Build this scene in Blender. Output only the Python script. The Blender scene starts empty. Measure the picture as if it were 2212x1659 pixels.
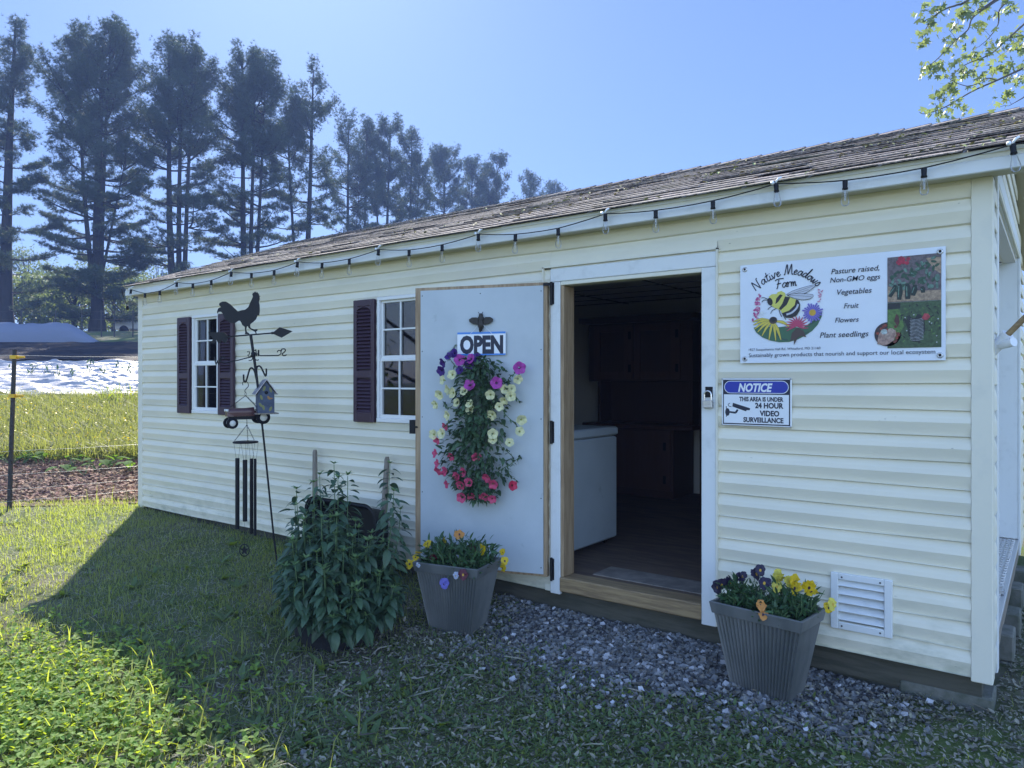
import bpy, math, random
import numpy as np
from mathutils import Vector, Matrix

SC = bpy.context.scene
COL = SC.collection
R = math.radians
PI = math.pi
rng = np.random.default_rng(7)
random.seed(7)

# ------------------------------------------------------------------ camera, sky, sun, exposure
YAW = math.atan2(0.599, 0.80075)
FW = np.array([-math.sin(YAW), math.cos(YAW)])       # level viewing direction
RT = np.array([math.cos(YAW), math.sin(YAW)])
CAM = np.array([0.231, -3.71, 1.43])
cam_d = bpy.data.cameras.new('camera')
cam_d.sensor_width = 36.0
cam_d.lens = 36.0 * 1574.0 / 2212.0
cam_d.shift_y = -0.0029
cam_d.clip_start = 0.05
cam_d.clip_end = 3000.0
cam = bpy.data.objects.new('camera', cam_d)
cam.location = CAM
cam.rotation_euler = (R(90), 0, YAW)
COL.objects.link(cam)
SC.camera = cam

SUN_EL = R(37.6)
SUN_AZ = math.atan2(-0.811, 0.585)                    # clockwise from +Y
S = Vector((math.sin(SUN_AZ) * math.cos(SUN_EL), math.cos(SUN_AZ) * math.cos(SUN_EL), math.sin(SUN_EL)))
world = bpy.data.worlds.new('World')
SC.world = world
world.use_nodes = True
wn = world.node_tree
wn.nodes.clear()
sky = wn.nodes.new('ShaderNodeTexSky')
sky.sky_type = 'NISHITA'
sky.sun_disc = False
sky.sun_elevation = SUN_EL
sky.sun_rotation = SUN_AZ
sky.altitude = 100
sky.air_density = 1.0
sky.dust_density = 0.5
sky.ozone_density = 2.0
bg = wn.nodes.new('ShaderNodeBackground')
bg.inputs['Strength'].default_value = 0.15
wo = wn.nodes.new('ShaderNodeOutputWorld')
# the sky round the sun is compressed towards a deep blue, the open sky opposite it is brightened to light the wall
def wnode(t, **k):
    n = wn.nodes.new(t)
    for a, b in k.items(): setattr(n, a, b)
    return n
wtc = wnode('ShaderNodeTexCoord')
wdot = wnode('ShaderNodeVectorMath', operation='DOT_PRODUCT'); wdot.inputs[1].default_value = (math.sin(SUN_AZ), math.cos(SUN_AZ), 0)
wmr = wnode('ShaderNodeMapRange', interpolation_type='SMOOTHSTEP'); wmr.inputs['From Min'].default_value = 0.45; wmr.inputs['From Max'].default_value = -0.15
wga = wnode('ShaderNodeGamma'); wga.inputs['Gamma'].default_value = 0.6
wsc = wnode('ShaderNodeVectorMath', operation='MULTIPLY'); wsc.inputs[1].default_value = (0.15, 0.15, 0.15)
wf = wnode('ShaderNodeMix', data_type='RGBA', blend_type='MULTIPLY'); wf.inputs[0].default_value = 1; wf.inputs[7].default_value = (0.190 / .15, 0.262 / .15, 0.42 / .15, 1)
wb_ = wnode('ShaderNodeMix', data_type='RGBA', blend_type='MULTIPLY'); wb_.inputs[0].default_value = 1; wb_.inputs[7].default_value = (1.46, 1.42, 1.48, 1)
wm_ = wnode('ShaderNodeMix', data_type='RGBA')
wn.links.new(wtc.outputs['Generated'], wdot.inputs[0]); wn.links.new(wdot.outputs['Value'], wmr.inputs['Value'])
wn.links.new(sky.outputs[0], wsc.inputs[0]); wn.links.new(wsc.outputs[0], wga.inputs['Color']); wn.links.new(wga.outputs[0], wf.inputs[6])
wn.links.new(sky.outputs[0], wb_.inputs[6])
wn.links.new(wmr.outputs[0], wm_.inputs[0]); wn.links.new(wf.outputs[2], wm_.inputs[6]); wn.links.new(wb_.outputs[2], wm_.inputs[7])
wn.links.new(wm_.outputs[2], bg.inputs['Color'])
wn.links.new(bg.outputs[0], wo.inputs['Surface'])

sun_d = bpy.data.lights.new('sun', 'SUN')
sun_d.energy = 4.6
sun_d.angle = R(0.53)
sun_d.color = (1.0, 0.94, 0.84)
sun = bpy.data.objects.new('sun', sun_d)
sun.rotation_euler = (-S).to_track_quat('-Z', 'Y').to_euler()
sun.location = (0, 0, 30)
COL.objects.link(sun)

SC.view_settings.view_transform = 'Standard'
SC.view_settings.look = 'None'
SC.view_settings.gamma = 1.0
SC.view_settings.exposure = 1.35
SC.render.engine = 'CYCLES'
SC.cycles.max_bounces = 8
SC.cycles.transparent_max_bounces = 16
SC.cycles.use_denoising = True

# ------------------------------------------------------------------ mesh helper
def a3(p): return np.asarray(p, float).reshape(-1, 3)

class MB:
    """Collects geometry in world coordinates; several materials allowed."""
    def __init__(s): s.v = []; s.f = []; s.n = 0
    def add(s, verts, faces, m=0, smooth=False):
        verts = a3(verts)
        if isinstance(faces, np.ndarray):
            s.f.append((faces + s.n, m, smooth))
        else:
            by = {}
            for f in faces: by.setdefault(len(f), []).append(f)
            for k in by: s.f.append((np.array(by[k], int) + s.n, m, smooth))
        s.v.append(verts); s.n += len(verts)
        return s
    def box(s, x0, x1, y0, y1, z0, z1, m=0):
        v = [(x, y, z) for z in (z0, z1) for y in (y0, y1) for x in (x0, x1)]
        return s.add(v, [(0, 2, 3, 1), (4, 5, 7, 6), (0, 1, 5, 4), (2, 6, 7, 3), (0, 4, 6, 2), (1, 3, 7, 5)], m)
    def obox(s, c, u, v, w, m=0):
        c, u, v, w = [np.asarray(q, float) for q in (c, u, v, w)]
        p = [c + a * u + b * v + d * w for d in (-1, 1) for b in (-1, 1) for a in (-1, 1)]
        return s.add(p, [(0, 2, 3, 1), (4, 5, 7, 6), (0, 1, 5, 4), (2, 6, 7, 3), (0, 4, 6, 2), (1, 3, 7, 5)], m)
    def bbox(s, x0, x1, y0, y1, z0, z1, b=0.004, m=0):
        """box with chamfered edges"""
        X = (x0, x0 + b, x1 - b, x1); Y = (y0, y0 + b, y1 - b, y1); Z = (z0, z0 + b, z1 - b, z1)
        v = []
        for k, (zz) in enumerate(Z):
            i = b if k in (0, 3) else 0
            xa, xb, ya, yb = x0 + i, x1 - i, y0 + i, y1 - i
            c = b
            v += [(xa + c, ya, zz), (xb - c, ya, zz), (xb, ya + c, zz), (xb, yb - c, zz), (xb - c, yb, zz), (xa + c, yb, zz), (xa, yb - c, zz), (xa, ya + c, zz)]
        f = [tuple(range(7, -1, -1)), tuple(range(24, 32))]
        for k in range(3):
            for i in range(8):
                j = (i + 1) % 8
                f.append((k * 8 + i, k * 8 + j, k * 8 + 8 + j, k * 8 + 8 + i))
        return s.add(v, f, m)
    def tube(s, pts, r, n=8, m=0, cap=True, smooth=True):
        pts = a3(pts); k = len(pts)
        r = np.broadcast_to(np.asarray(r, float), (k,))
        d = np.gradient(pts, axis=0); d /= (np.linalg.norm(d, axis=1)[:, None] + 1e-12)
        up = np.array([0, 0, 1.0]) if abs(d[0, 2]) < 0.9 else np.array([1.0, 0, 0])
        vs = []
        nrm = up - d[0] * (up @ d[0]); nrm /= np.linalg.norm(nrm)
        an = np.arange(n) * 2 * PI / n
        for i in range(k):
            nrm = nrm - d[i] * (nrm @ d[i]); nrm /= (np.linalg.norm(nrm) + 1e-12)
            b = np.cross(d[i], nrm)
            vs.append(pts[i] + r[i] * (np.cos(an)[:, None] * nrm + np.sin(an)[:, None] * b))
        f = []
        for i in range(k - 1):
            for j in range(n):
                q = (j + 1) % n
                f.append((i * n + j, i * n + q, (i + 1) * n + q, (i + 1) * n + j))
        s.add(np.concatenate(vs), np.array(f), m, smooth)
        if cap and n > 2:
            s.add(vs[0], [tuple(range(n - 1, -1, -1))], m); s.add(vs[-1], [tuple(range(n))], m)
        return s
    def lathe(s, prof, o, ax=(0, 0, 1), n=16, m=0, smooth=True):
        """prof: (radius, height) along axis"""
        o = np.asarray(o, float); ax = np.asarray(ax, float); ax /= np.linalg.norm(ax)
        t = np.array([1.0, 0, 0]) if abs(ax[0]) < 0.9 else np.array([0, 1.0, 0])
        u = np.cross(ax, t); u /= np.linalg.norm(u); w = np.cross(ax, u)
        an = np.arange(n) * 2 * PI / n
        ring = np.cos(an)[:, None] * u + np.sin(an)[:, None] * w
        vs = [o + h * ax + max(r, 1e-5) * ring for r, h in prof]
        f = []
        for i in range(len(prof) - 1):
            for j in range(n):
                q = (j + 1) % n
                f.append((i * n + j, i * n + q, (i + 1) * n + q, (i + 1) * n + j))
        return s.add(np.concatenate(vs), np.array(f), m, smooth)
    def prism(s, poly, o, u, v, t, m=0):
        """flat outline poly (a,b) in frame o + a*u + b*v, thickness vector t"""
        o, u, v, t = [np.asarray(q, float) for q in (o, u, v, t)]
        p = np.array([o + a * u + b * v for a, b in poly]); n = len(p)
        f = [tuple(range(n)), tuple(range(2 * n - 1, n - 1, -1))]
        for i in range(n):
            j = (i + 1) % n; f.append((j, i, n + i, n + j))
        return s.add(np.concatenate([p, p + t]), f, m)
    def flat(s, poly, o, u, v, m=0):
        o, u, v = [np.asarray(q, float) for q in (o, u, v)]
        p = np.array([o + a * u + b * v for a, b in poly])
        return s.add(p, [tuple(range(len(p)))], m)
    def inst(s, tv, tf, mats, pos, m=0, smooth=False):
        """many copies of a template: mats (N,3,3), pos (N,3)"""
        tv = a3(tv); N = len(pos)
        if N == 0: return s
        V = np.einsum('nij,vj->nvi', mats, tv) + np.asarray(pos)[:, None, :]
        k = len(tv)
        by = {}
        for f in tf: by.setdefault(len(f), []).append(f)
        base = s.n
        s.v.append(V.reshape(-1, 3)); s.n += N * k
        off = (np.arange(N) * k)[:, None, None]
        for q in by:
            F = np.array(by[q])[None] + off
            s.f.append((F.reshape(-1, q) + base, m, smooth))
        return s
    def mesh(s, name, mats, inv=None):
        me = bpy.data.meshes.new(name)
        V = np.concatenate(s.v) if s.v else np.zeros((0, 3))
        if inv is not None:
            M4 = np.array(inv); V = V @ M4[:3, :3].T + M4[:3, 3]
        me.vertices.add(len(V)); me.vertices.foreach_set('co', V.astype(np.float32).ravel())
        loops = np.concatenate([f.ravel() for f, _, _ in s.f])
        tot = np.concatenate([np.full(len(f), f.shape[1]) for f, _, _ in s.f])
        mi = np.concatenate([np.full(len(f), m) for f, m, _ in s.f])
        sm = np.concatenate([np.full(len(f), q) for f, _, q in s.f])
        me.loops.add(len(loops)); me.loops.foreach_set('vertex_index', loops.astype(np.int32))
        me.polygons.add(len(tot))
        st = np.concatenate([[0], np.cumsum(tot)[:-1]])
        me.polygons.foreach_set('loop_start', st.astype(np.int32))
        me.polygons.foreach_set('loop_total', tot.astype(np.int32))
        me.polygons.foreach_set('material_index', mi.astype(np.int32))
        me.polygons.foreach_set('use_smooth', sm.astype(bool))
        for m in mats: me.materials.append(m)
        me.update(calc_edges=True); me.validate()
        return me

ROOTM = {}
def thing(name, label, cat, loc, rz=0.0, group=None):
    o = bpy.data.objects.new(name, None)
    o.empty_display_size = 0.2
    COL.objects.link(o)
    o.location = loc; o.rotation_euler = (0, 0, rz)
    o['label'] = label; o['category'] = cat
    if group: o['group'] = group
    ROOTM[o.name] = (Matrix.Translation(Vector(loc)) @ Matrix.Rotation(rz, 4, 'Z')).inverted()
    return o
def part(name, mb, mat, parent, label=None):
    mats = mat if isinstance(mat, (list, tuple)) else [mat]
    inv = ROOTM[parent.name]
    o = bpy.data.objects.new(name, mb.mesh(name, mats, inv))
    COL.objects.link(o); o.parent = parent
    ROOTM[o.name] = inv
    if label: o['label'] = label
    return o
def solo(name, mb, mat, label=None, cat=None, group=None, kind=None, loc=(0, 0, 0)):
    mats = mat if isinstance(mat, (list, tuple)) else [mat]
    inv = Matrix.Translation(Vector(loc)).inverted()
    o = bpy.data.objects.new(name, mb.mesh(name, mats, inv))
    o.location = loc
    COL.objects.link(o)
    ROOTM[o.name] = inv
    if label: o['label'] = label
    if cat: o['category'] = cat
    if group: o['group'] = group
    if kind: o['kind'] = kind
    return o

# ------------------------------------------------------------------ materials
def nd(nt, t, **kw):
    n = nt.nodes.new(t)
    for k, v in kw.items():
        if k in n.inputs: n.inputs[k].default_value = v
        else: setattr(n, k, v)
    return n
def c4(c): return (c[0], c[1], c[2], 1.0)
MATS = {}
def mat(name, col, rough=0.6, col2=None, nscale=6.0, stretch=(1, 1, 1), lo=0.4, hi=0.6, bump=0.0, bscale=60.0, bstretch=(1, 1, 1),
        metal=0.0, spec=0.5, island=0.0, trans=0.0, tcol=None, coat=0.0, stain=None, col3=None, n3scale=1.0, lo3=0.55, hi3=0.7, bdist=0.01):
    m = bpy.data.materials.new(name); m.use_nodes = True
    nt = m.node_tree; L = nt.links
    bs = nt.nodes['Principled BSDF']; out = nt.nodes['Material Output']
    bs.inputs['Roughness'].default_value = rough
    bs.inputs['Metallic'].default_value = metal
    bs.inputs['Specular IOR Level'].default_value = spec
    if coat: bs.inputs['Coat Weight'].default_value = coat
    tc = nd(nt, 'ShaderNodeTexCoord')
    cur = None
    def noise(scale, st, detail=5.0):
        mp = nd(nt, 'ShaderNodeMapping'); mp.inputs['Scale'].default_value = st
        L.new(tc.outputs['Object'], mp.inputs['Vector'])
        n = nd(nt, 'ShaderNodeTexNoise'); n.inputs['Scale'].default_value = scale; n.inputs['Detail'].default_value = detail
        n.inputs['Roughness'].default_value = 0.62
        L.new(mp.outputs[0], n.inputs['Vector']); return n.outputs['Fac']
    def ramp(src, lo, hi):
        r = nd(nt, 'ShaderNodeMapRange'); r.inputs['From Min'].default_value = lo; r.inputs['From Max'].default_value = hi
        L.new(src, r.inputs['Value']); return r.outputs[0]
    def mix(fac, a, b):
        x = nd(nt, 'ShaderNodeMix', data_type='RGBA')
        if hasattr(fac, 'links'): L.new(fac, x.inputs[0])
        else: x.inputs[0].default_value = fac
        for q, i in ((a, 6), (b, 7)):
            if hasattr(q, 'links'): L.new(q, x.inputs[i])
            else: x.inputs[i].default_value = c4(q)
        return x.outputs[2]
    cur = col
    if col2 is not None: cur = mix(ramp(noise(nscale, stretch), lo, hi), cur, col2)
    if col3 is not None: cur = mix(ramp(noise(n3scale, (1, 1, 1)), lo3, hi3), cur, col3)
    if stain is not None:      # mildew and splashed mud, thinning out with height
        sx = nd(nt, 'ShaderNodeSeparateXYZ'); L.new(tc.outputs['Object'], sx.inputs[0])
        hz_ = nd(nt, 'ShaderNodeMapRange'); hz_.inputs['From Min'].default_value = stain[1]; hz_.inputs['From Max'].default_value = stain[2]; hz_.inputs['To Min'].default_value = 1; hz_.inputs['To Max'].default_value = 0
        L.new(sx.outputs['Z'], hz_.inputs['Value'])
        pr_ = nd(nt, 'ShaderNodeMath', operation='MULTIPLY'); L.new(ramp(noise(7.0, (1, 1, 2.2), 8.0), .46, .72), pr_.inputs[0]); L.new(hz_.outputs[0], pr_.inputs[1])
        cur = mix(pr_.outputs[0], cur, stain[0])
        cur = mix(ramp(noise(46.0, (.5, 1, 1.6), 3.0), .73, .78), cur, (.22, .22, .18))
    if island:
        g = nd(nt, 'ShaderNodeNewGeometry')
        r = nd(nt, 'ShaderNodeMapRange'); r.inputs['To Min'].default_value = 1 - island; r.inputs['To Max'].default_value = 1 + island
        L.new(g.outputs['Random Per Island'], r.inputs['Value'])
        hs = nd(nt, 'ShaderNodeHueSaturation')
        h = nd(nt, 'ShaderNodeMapRange'); h.inputs['To Min'].default_value = 0.5 - island * 0.05; h.inputs['To Max'].default_value = 0.5 + island * 0.05
        ml = nd(nt, 'ShaderNodeMath', operation='MULTIPLY'); ml.inputs[1].default_value = 7.31
        fr = nd(nt, 'ShaderNodeMath', operation='FRACT')
        L.new(g.outputs['Random Per Island'], ml.inputs[0]); L.new(ml.outputs[0], fr.inputs[0]); L.new(fr.outputs[0], h.inputs['Value'])
        L.new(h.outputs[0], hs.inputs['Hue']); L.new(r.outputs[0], hs.inputs['Value'])
        if hasattr(cur, 'links'): L.new(cur, hs.inputs['Color'])
        else: hs.inputs['Color'].default_value = c4(cur)
        cur = hs.outputs[0]
    if hasattr(cur, 'links'): L.new(cur, bs.inputs['Base Color'])
    else: bs.inputs['Base Color'].default_value = c4(cur)
    if bump:
        b = nd(nt, 'ShaderNodeBump'); b.inputs['Strength'].default_value = bump; b.inputs['Distance'].default_value = bdist
        L.new(noise(bscale, bstretch), b.inputs['Height']); L.new(b.outputs[0], bs.inputs['Normal'])
    if trans:
        t = nd(nt, 'ShaderNodeBsdfTranslucent')
        if tcol is not None: t.inputs['Color'].default_value = c4(tcol)
        elif hasattr(cur, 'links'): L.new(cur, t.inputs['Color'])
        else: t.inputs['Color'].default_value = c4(cur)
        mx = nd(nt, 'ShaderNodeMixShader'); mx.inputs[0].default_value = trans
        L.new(bs.outputs[0], mx.inputs[1]); L.new(t.outputs[0], mx.inputs[2]); L.new(mx.outputs[0], out.inputs['Surface'])
    MATS[name] = m
    return m
def glassy(name, tint, gloss=0.08, rough=0.02):
    m = bpy.data.materials.new(name); m.use_nodes = True; nt = m.node_tree; L = nt.links
    nt.nodes.remove(nt.nodes['Principled BSDF']); out = nt.nodes['Material Output']
    t = nd(nt, 'ShaderNodeBsdfTransparent'); t.inputs['Color'].default_value = c4(tint)
    g = nd(nt, 'ShaderNodeBsdfGlossy'); g.inputs['Roughness'].default_value = rough
    f = nd(nt, 'ShaderNodeFresnel'); f.inputs['IOR'].default_value = 1.8
    mx = nd(nt, 'ShaderNodeMixShader')
    L.new(f.outputs[0], mx.inputs[0]); L.new(t.outputs[0], mx.inputs[1]); L.new(g.outputs[0], mx.inputs[2]); L.new(mx.outputs[0], out.inputs['Surface'])
    return m

siding_m = mat('cream_vinyl', (0.77, 0.73, 0.59), 0.5, col2=(0.71, 0.68, 0.56), nscale=1.4, stretch=(1, 1, 3), bump=0.12, bscale=30, bstretch=(0.6, 8, 12),
               col3=(0.50, 0.49, 0.33), n3scale=2.2, lo3=0.66, hi3=0.95, bdist=0.004, stain=((.42, .43, .32), .0, .42))
trim_m = mat('white_trim', (0.69, 0.71, 0.70), 0.5, col2=(0.56, 0.58, 0.57), nscale=9, stretch=(1, 1, 1), lo=0.55, hi=0.8, bump=0.15, bscale=40, bdist=0.003)
corner_m = mat('cream_trim', (0.72, 0.69, 0.57), 0.5, col2=(0.62, 0.61, 0.52), nscale=7, lo=0.5, hi=0.8, bump=0.15, bscale=50, bdist=0.003)
soffit_m = mat('soffit_board', (0.55, 0.53, 0.45), 0.6)
shingle_m = mat('asphalt_shingle', (0.085, 0.075, 0.07), 0.9, col2=(0.36, 0.31, 0.285), nscale=42, lo=0.40, hi=0.62, island=0.35, bump=0.5, bscale=260, spec=0.4,
                col3=(0.085, 0.09, 0.05), n3scale=1.3, lo3=0.58, hi3=0.72)
panel_m = mat('painted_panel', (0.45, 0.50, 0.53), 0.42, col2=(0.38, 0.43, 0.46), nscale=2.5, lo=0.4, hi=0.75, col3=(.30, .34, .36), n3scale=9, lo3=.66, hi3=.80, bump=.06, bscale=90)
wood_m = mat('pine_board', (0.32, 0.225, 0.115), 0.6, col2=(0.20, 0.135, 0.07), nscale=9, stretch=(0.5, 6, 6), bump=0.15, bscale=40, bstretch=(.3, 4, 4))
woodv_m = mat('pine_stud', (0.38, 0.27, 0.16), 0.6, col2=(0.27, 0.18, 0.10), nscale=9, stretch=(6, 6, 0.5), bump=0.15, bscale=40, bstretch=(4, 4, .3))
oldwood_m = mat('weathered_wood', (0.27, 0.23, 0.18), 0.8, col2=(0.17, 0.145, 0.115), nscale=14, stretch=(6, 6, .6), bump=0.3, bscale=60, bstretch=(5, 5, .5))
skid_m = mat('old_skid_timber', (0.055, 0.055, 0.04), 0.9, col2=(0.085, 0.08, 0.06), nscale=8, stretch=(.5, 4, 4), bump=.3)
block_m = mat('concrete_block', (0.16, 0.16, 0.14), 0.95, col2=(0.09, 0.10, 0.075), nscale=9, bump=0.5, bscale=120)
shutter_m = mat('maroon_shutter', (0.046, 0.022, 0.036), 0.42)
vinylw_m = mat('white_vinyl_frame', (0.75, 0.75, 0.73), 0.4)
black_m = mat('black_metal', (0.010, 0.010, 0.012), 0.5, spec=.25)
blackmat_m = mat('black_plastic', (0.010, 0.010, 0.012), 0.55, spec=.25)
steel_m = mat('galvanised_steel', (0.55, 0.55, 0.55), 0.35, metal=0.9)
chrome_m = mat('bright_metal', (0.7, 0.7, 0.7), 0.22, metal=1.0)
pane_m = glassy('window_glass', (0.55, 0.58, 0.6))
bulb_m = bpy.data.materials.new('bulb_glass'); bulb_m.use_nodes = True
_t = bulb_m.node_tree; _t.nodes.clear(); _o = _t.nodes.new('ShaderNodeOutputMaterial'); _a = _t.nodes.new('ShaderNodeBsdfTransparent'); _d = _t.nodes.new('ShaderNodeBsdfGlossy'); _m = _t.nodes.new('ShaderNodeMixShader'); _l = _t.nodes.new('ShaderNodeLayerWeight')
_a.inputs['Color'].default_value = (.97, .975, .98, 1); _d.inputs['Roughness'].default_value = .3; _l.inputs['Blend'].default_value = .2
_t.links.new(_l.outputs['Fresnel'], _m.inputs[0]); _t.links.new(_a.outputs[0], _m.inputs[1]); _t.links.new(_d.outputs[0], _m.inputs[2]); _t.links.new(_m.outputs[0], _o.inputs['Surface'])
dark_m = mat('dark_interior', (0.10, 0.085, 0.075), 0.8)
floor_m = mat('plywood_floor', (0.14, 0.095, 0.065), 0.75, col2=(0.09, 0.06, 0.045), nscale=4, stretch=(1, 5, 1))
inwall_m = mat('inner_wall_paint', (0.62, 0.60, 0.56), 0.85)
ink_m = mat('navy_ink', (0.010, 0.014, 0.035), 0.5)
white_m = mat('white_vinyl_sheet', (0.72, 0.77, 0.84), 0.38, col2=(0.68, 0.73, 0.80), nscale=3)
signw_m = mat('sign_white', (0.74, 0.77, 0.80), 0.4)
blue_m = mat('sign_blue', (0.012, 0.03, 0.33), 0.4)
skyblue_m = mat('sign_light_blue', (0.05, 0.22, 0.62), 0.4)
plain = lambda n, c, r=0.5: mat(n, c, r)

# ------------------------------------------------------------------ terrain
def sstep(a, b, t):
    u = np.clip((t - a) / (b - a), 0, 1); return u * u * (3 - 2 * u)
def depth_of(x, y): return (x - CAM[0]) * FW[0] + (y - CAM[1]) * FW[1]
def lat_of(x, y): return (x - CAM[0]) * RT[0] + (y - CAM[1]) * RT[1]
def dl(d, l): return CAM[0] + d * FW[0] + l * RT[0], CAM[1] + d * FW[1] + l * RT[1]
def g(x, y):
    x = np.asarray(x, float); y = np.asarray(y, float)
    b = np.interp(x, [-30, -9, -7.3, -5, -2.5, -0.8, 0, 3, 30], [.2, .16, .125, .085, .035, .02, .0, -.02, -.1])
    b = b - 0.032 * np.clip(-y, 0, 2.5)
    d = depth_of(x, y)
    q = np.clip(d - 8.2, 0, 42.0)
    m = np.maximum(sstep(-7.6, -9.4, x), sstep(5.0, 12.0, y))
    b = b + (0.115 * q * q / (q + 1.0) + 0.02 * np.clip(d - 50.2, 0, 80)) * m
    near = np.exp(-np.maximum(d - 4, 0) / 12)
    b = b + near * 0.010 * (np.sin(x * 3.1 + y * 1.7) * np.sin(y * 2.6 - x * 0.9 + 1.0))
    return b
def gz(x, y): return float(g(x, y))

def axis_lines(lo, hi, step, far, grow=1.22):
    L = list(np.arange(lo, hi + 1e-6, step))
    s = step; p = hi
    while p < far: s *= grow; p += s; L.append(p)
    s = step; p = lo
    while p > -far: s *= grow; p -= s; L.insert(0, p)
    return np.array(L)
gx = axis_lines(-13, 3, 0.16, 250); gy = axis_lines(-5, 8, 0.16, 250)
X, Y = np.meshgrid(gx, gy)
mb = MB()
nx, ny = len(gx), len(gy)
idx = np.arange(nx * ny).reshape(ny, nx)
F = np.stack([idx[:-1, :-1], idx[:-1, 1:], idx[1:, 1:], idx[1:, :-1]], -1).reshape(-1, 4)
mb.add(np.stack([X, Y, g(X, Y)], -1).reshape(-1, 3), F, 0, True)
soil_m = mat('soil_and_turf', (0.085, 0.095, 0.045), 0.95, col2=(0.15, 0.135, 0.105), nscale=3.0, lo=.42, hi=.6, bump=0.6, bscale=30, bdist=.03,
             col3=(0.09, 0.125, 0.04), n3scale=0.5, lo3=.4, hi3=.6, spec=.1)
solo('ground', mb, soil_m, 'green and brown turf ground running from the doorstep up the hill', 'ground', kind='structure')

def sheet(name, d0, d1, l0, l1, dz, m, label, cat, kind='structure', nd_=24, nl=60, wob=0.1, rip=0.0):
    mb = MB(); ds = np.linspace(d0, d1, nd_); ls = np.linspace(l0, l1, nl)
    D, Lt = np.meshgrid(ds, ls, indexing='ij')
    D = D + wob * (np.sin(Lt * 1.3) + .6 * np.sin(Lt * 3.7 + 1)) * 0.5
    x, y = dl(D, Lt)
    z = g(x, y) + dz
    if rip:      # creases: sharp ridges running roughly along the rows, broken up across them
        for k, (fa, fb, am) in enumerate(((12, .5, 1.0), (17, -.9, .8), (7, 2.5, .7), (26, 1.2, .5), (3.1, .4, 1.2))):
            z = z + rip * am * (1 - np.abs(np.sin(D * fa * .5 + Lt * fb * .5 + 1.7 * np.sin(Lt * (.9 + .3 * k) + D * .8 + k)))) ** 2
    ok = (x < -7.45) | (y > 4.4)
    i = np.arange(nd_ * nl).reshape(nd_, nl)
    F = np.stack([i[:-1, :-1], i[:-1, 1:], i[1:, 1:], i[1:, :-1]], -1)
    okf = ok[:-1, :-1] & ok[:-1, 1:] & ok[1:, 1:] & ok[1:, :-1]
    mb.add(np.stack([x, y, z], -1).reshape(-1, 3), F[okf], 0, True)
    return solo(name, mb, m, label, cat, kind=kind)
mulch_m = mat('bark_mulch', (0.20, 0.115, 0.075), 0.95, col2=(0.09, 0.055, 0.04), nscale=12, bump=1.0, bscale=25, bdist=.05)
sheet('mulch_bed', 7.55, 10.3, -9, 2.2, 0.012, mulch_m, 'brown bark mulch bed behind the wire fence', 'mulch bed', nd_=40, nl=120, wob=.15)
silver_m = mat('silver_mulch_film', (0.48, 0.465, 0.47), 0.42, metal=0.2, col2=(.36, .35, .36), nscale=3, bump=0.4, bscale=6, bdist=.1)
sheet('silver_mulch_film', 16.6, 25.0, -24, 6, 0.04, silver_m, 'wrinkled silver plastic mulch film glaring in the sun beyond the meadow', 'plastic film', nd_=200, nl=300, wob=.08, rip=.05)
tarp_m = mat('black_tarp', (0.012, 0.012, 0.018), 0.8, spec=.15, col2=(0.05, 0.036, 0.03), nscale=.6, stretch=(1, 1, 1), lo=.45, hi=.62, bump=.8, bscale=2.0, bdist=.1)
sheet('black_tarp', 25.4, 35.5, -34, 8, 0.05, tarp_m, 'dark plastic and bare soil strip beyond the silver film', 'tarp', nd_=70, nl=90, wob=.3, rip=.05)

# gravel bed in front of the door
def blob_sheet(cx, cy, rx, ry, dz, seed, n=48, rings=10):
    r = np.random.default_rng(seed); ph = r.random(4) * 6.28
    an = np.arange(n) * 2 * PI / n
    k = 1 + .12 * np.sin(2 * an + ph[0]) + .08 * np.sin(3 * an + ph[1]) + .05 * np.sin(7 * an + ph[2])
    vs = [[(cx, cy, gz(cx, cy) + dz)]]
    for i in range(1, rings + 1):
        x = cx + rx * k * np.cos(an) * i / rings; y = cy + ry * k * np.sin(an) * i / rings
        vs.append(np.stack([x, y, g(x, y) + dz * (1 if i < rings else -1.5)], -1))
    V = np.concatenate([np.array(v) for v in vs])
    f = [(0, 1 + j, 1 + (j + 1) % n) for j in range(n)]
    for i in range(rings - 1):
        for j in range(n):
            q = (j + 1) % n
            f.append((1 + i * n + j, 1 + (i + 1) * n + j, 1 + (i + 1) * n + q, 1 + i * n + q))
    return MB().add(V, f, 0, True)
grav_m = mat('gravel_bed', (0.085, 0.085, 0.095), 0.9, col2=(0.05, 0.048, 0.05), nscale=45, bump=1.0, bscale=60, bdist=.02)
solo('gravel_bed', blob_sheet(-1.45, -0.12, 1.0, 0.58, 0.006, 3), grav_m, 'dark gravel bed in front of the open doorway', 'gravel', kind='structure')

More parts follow.
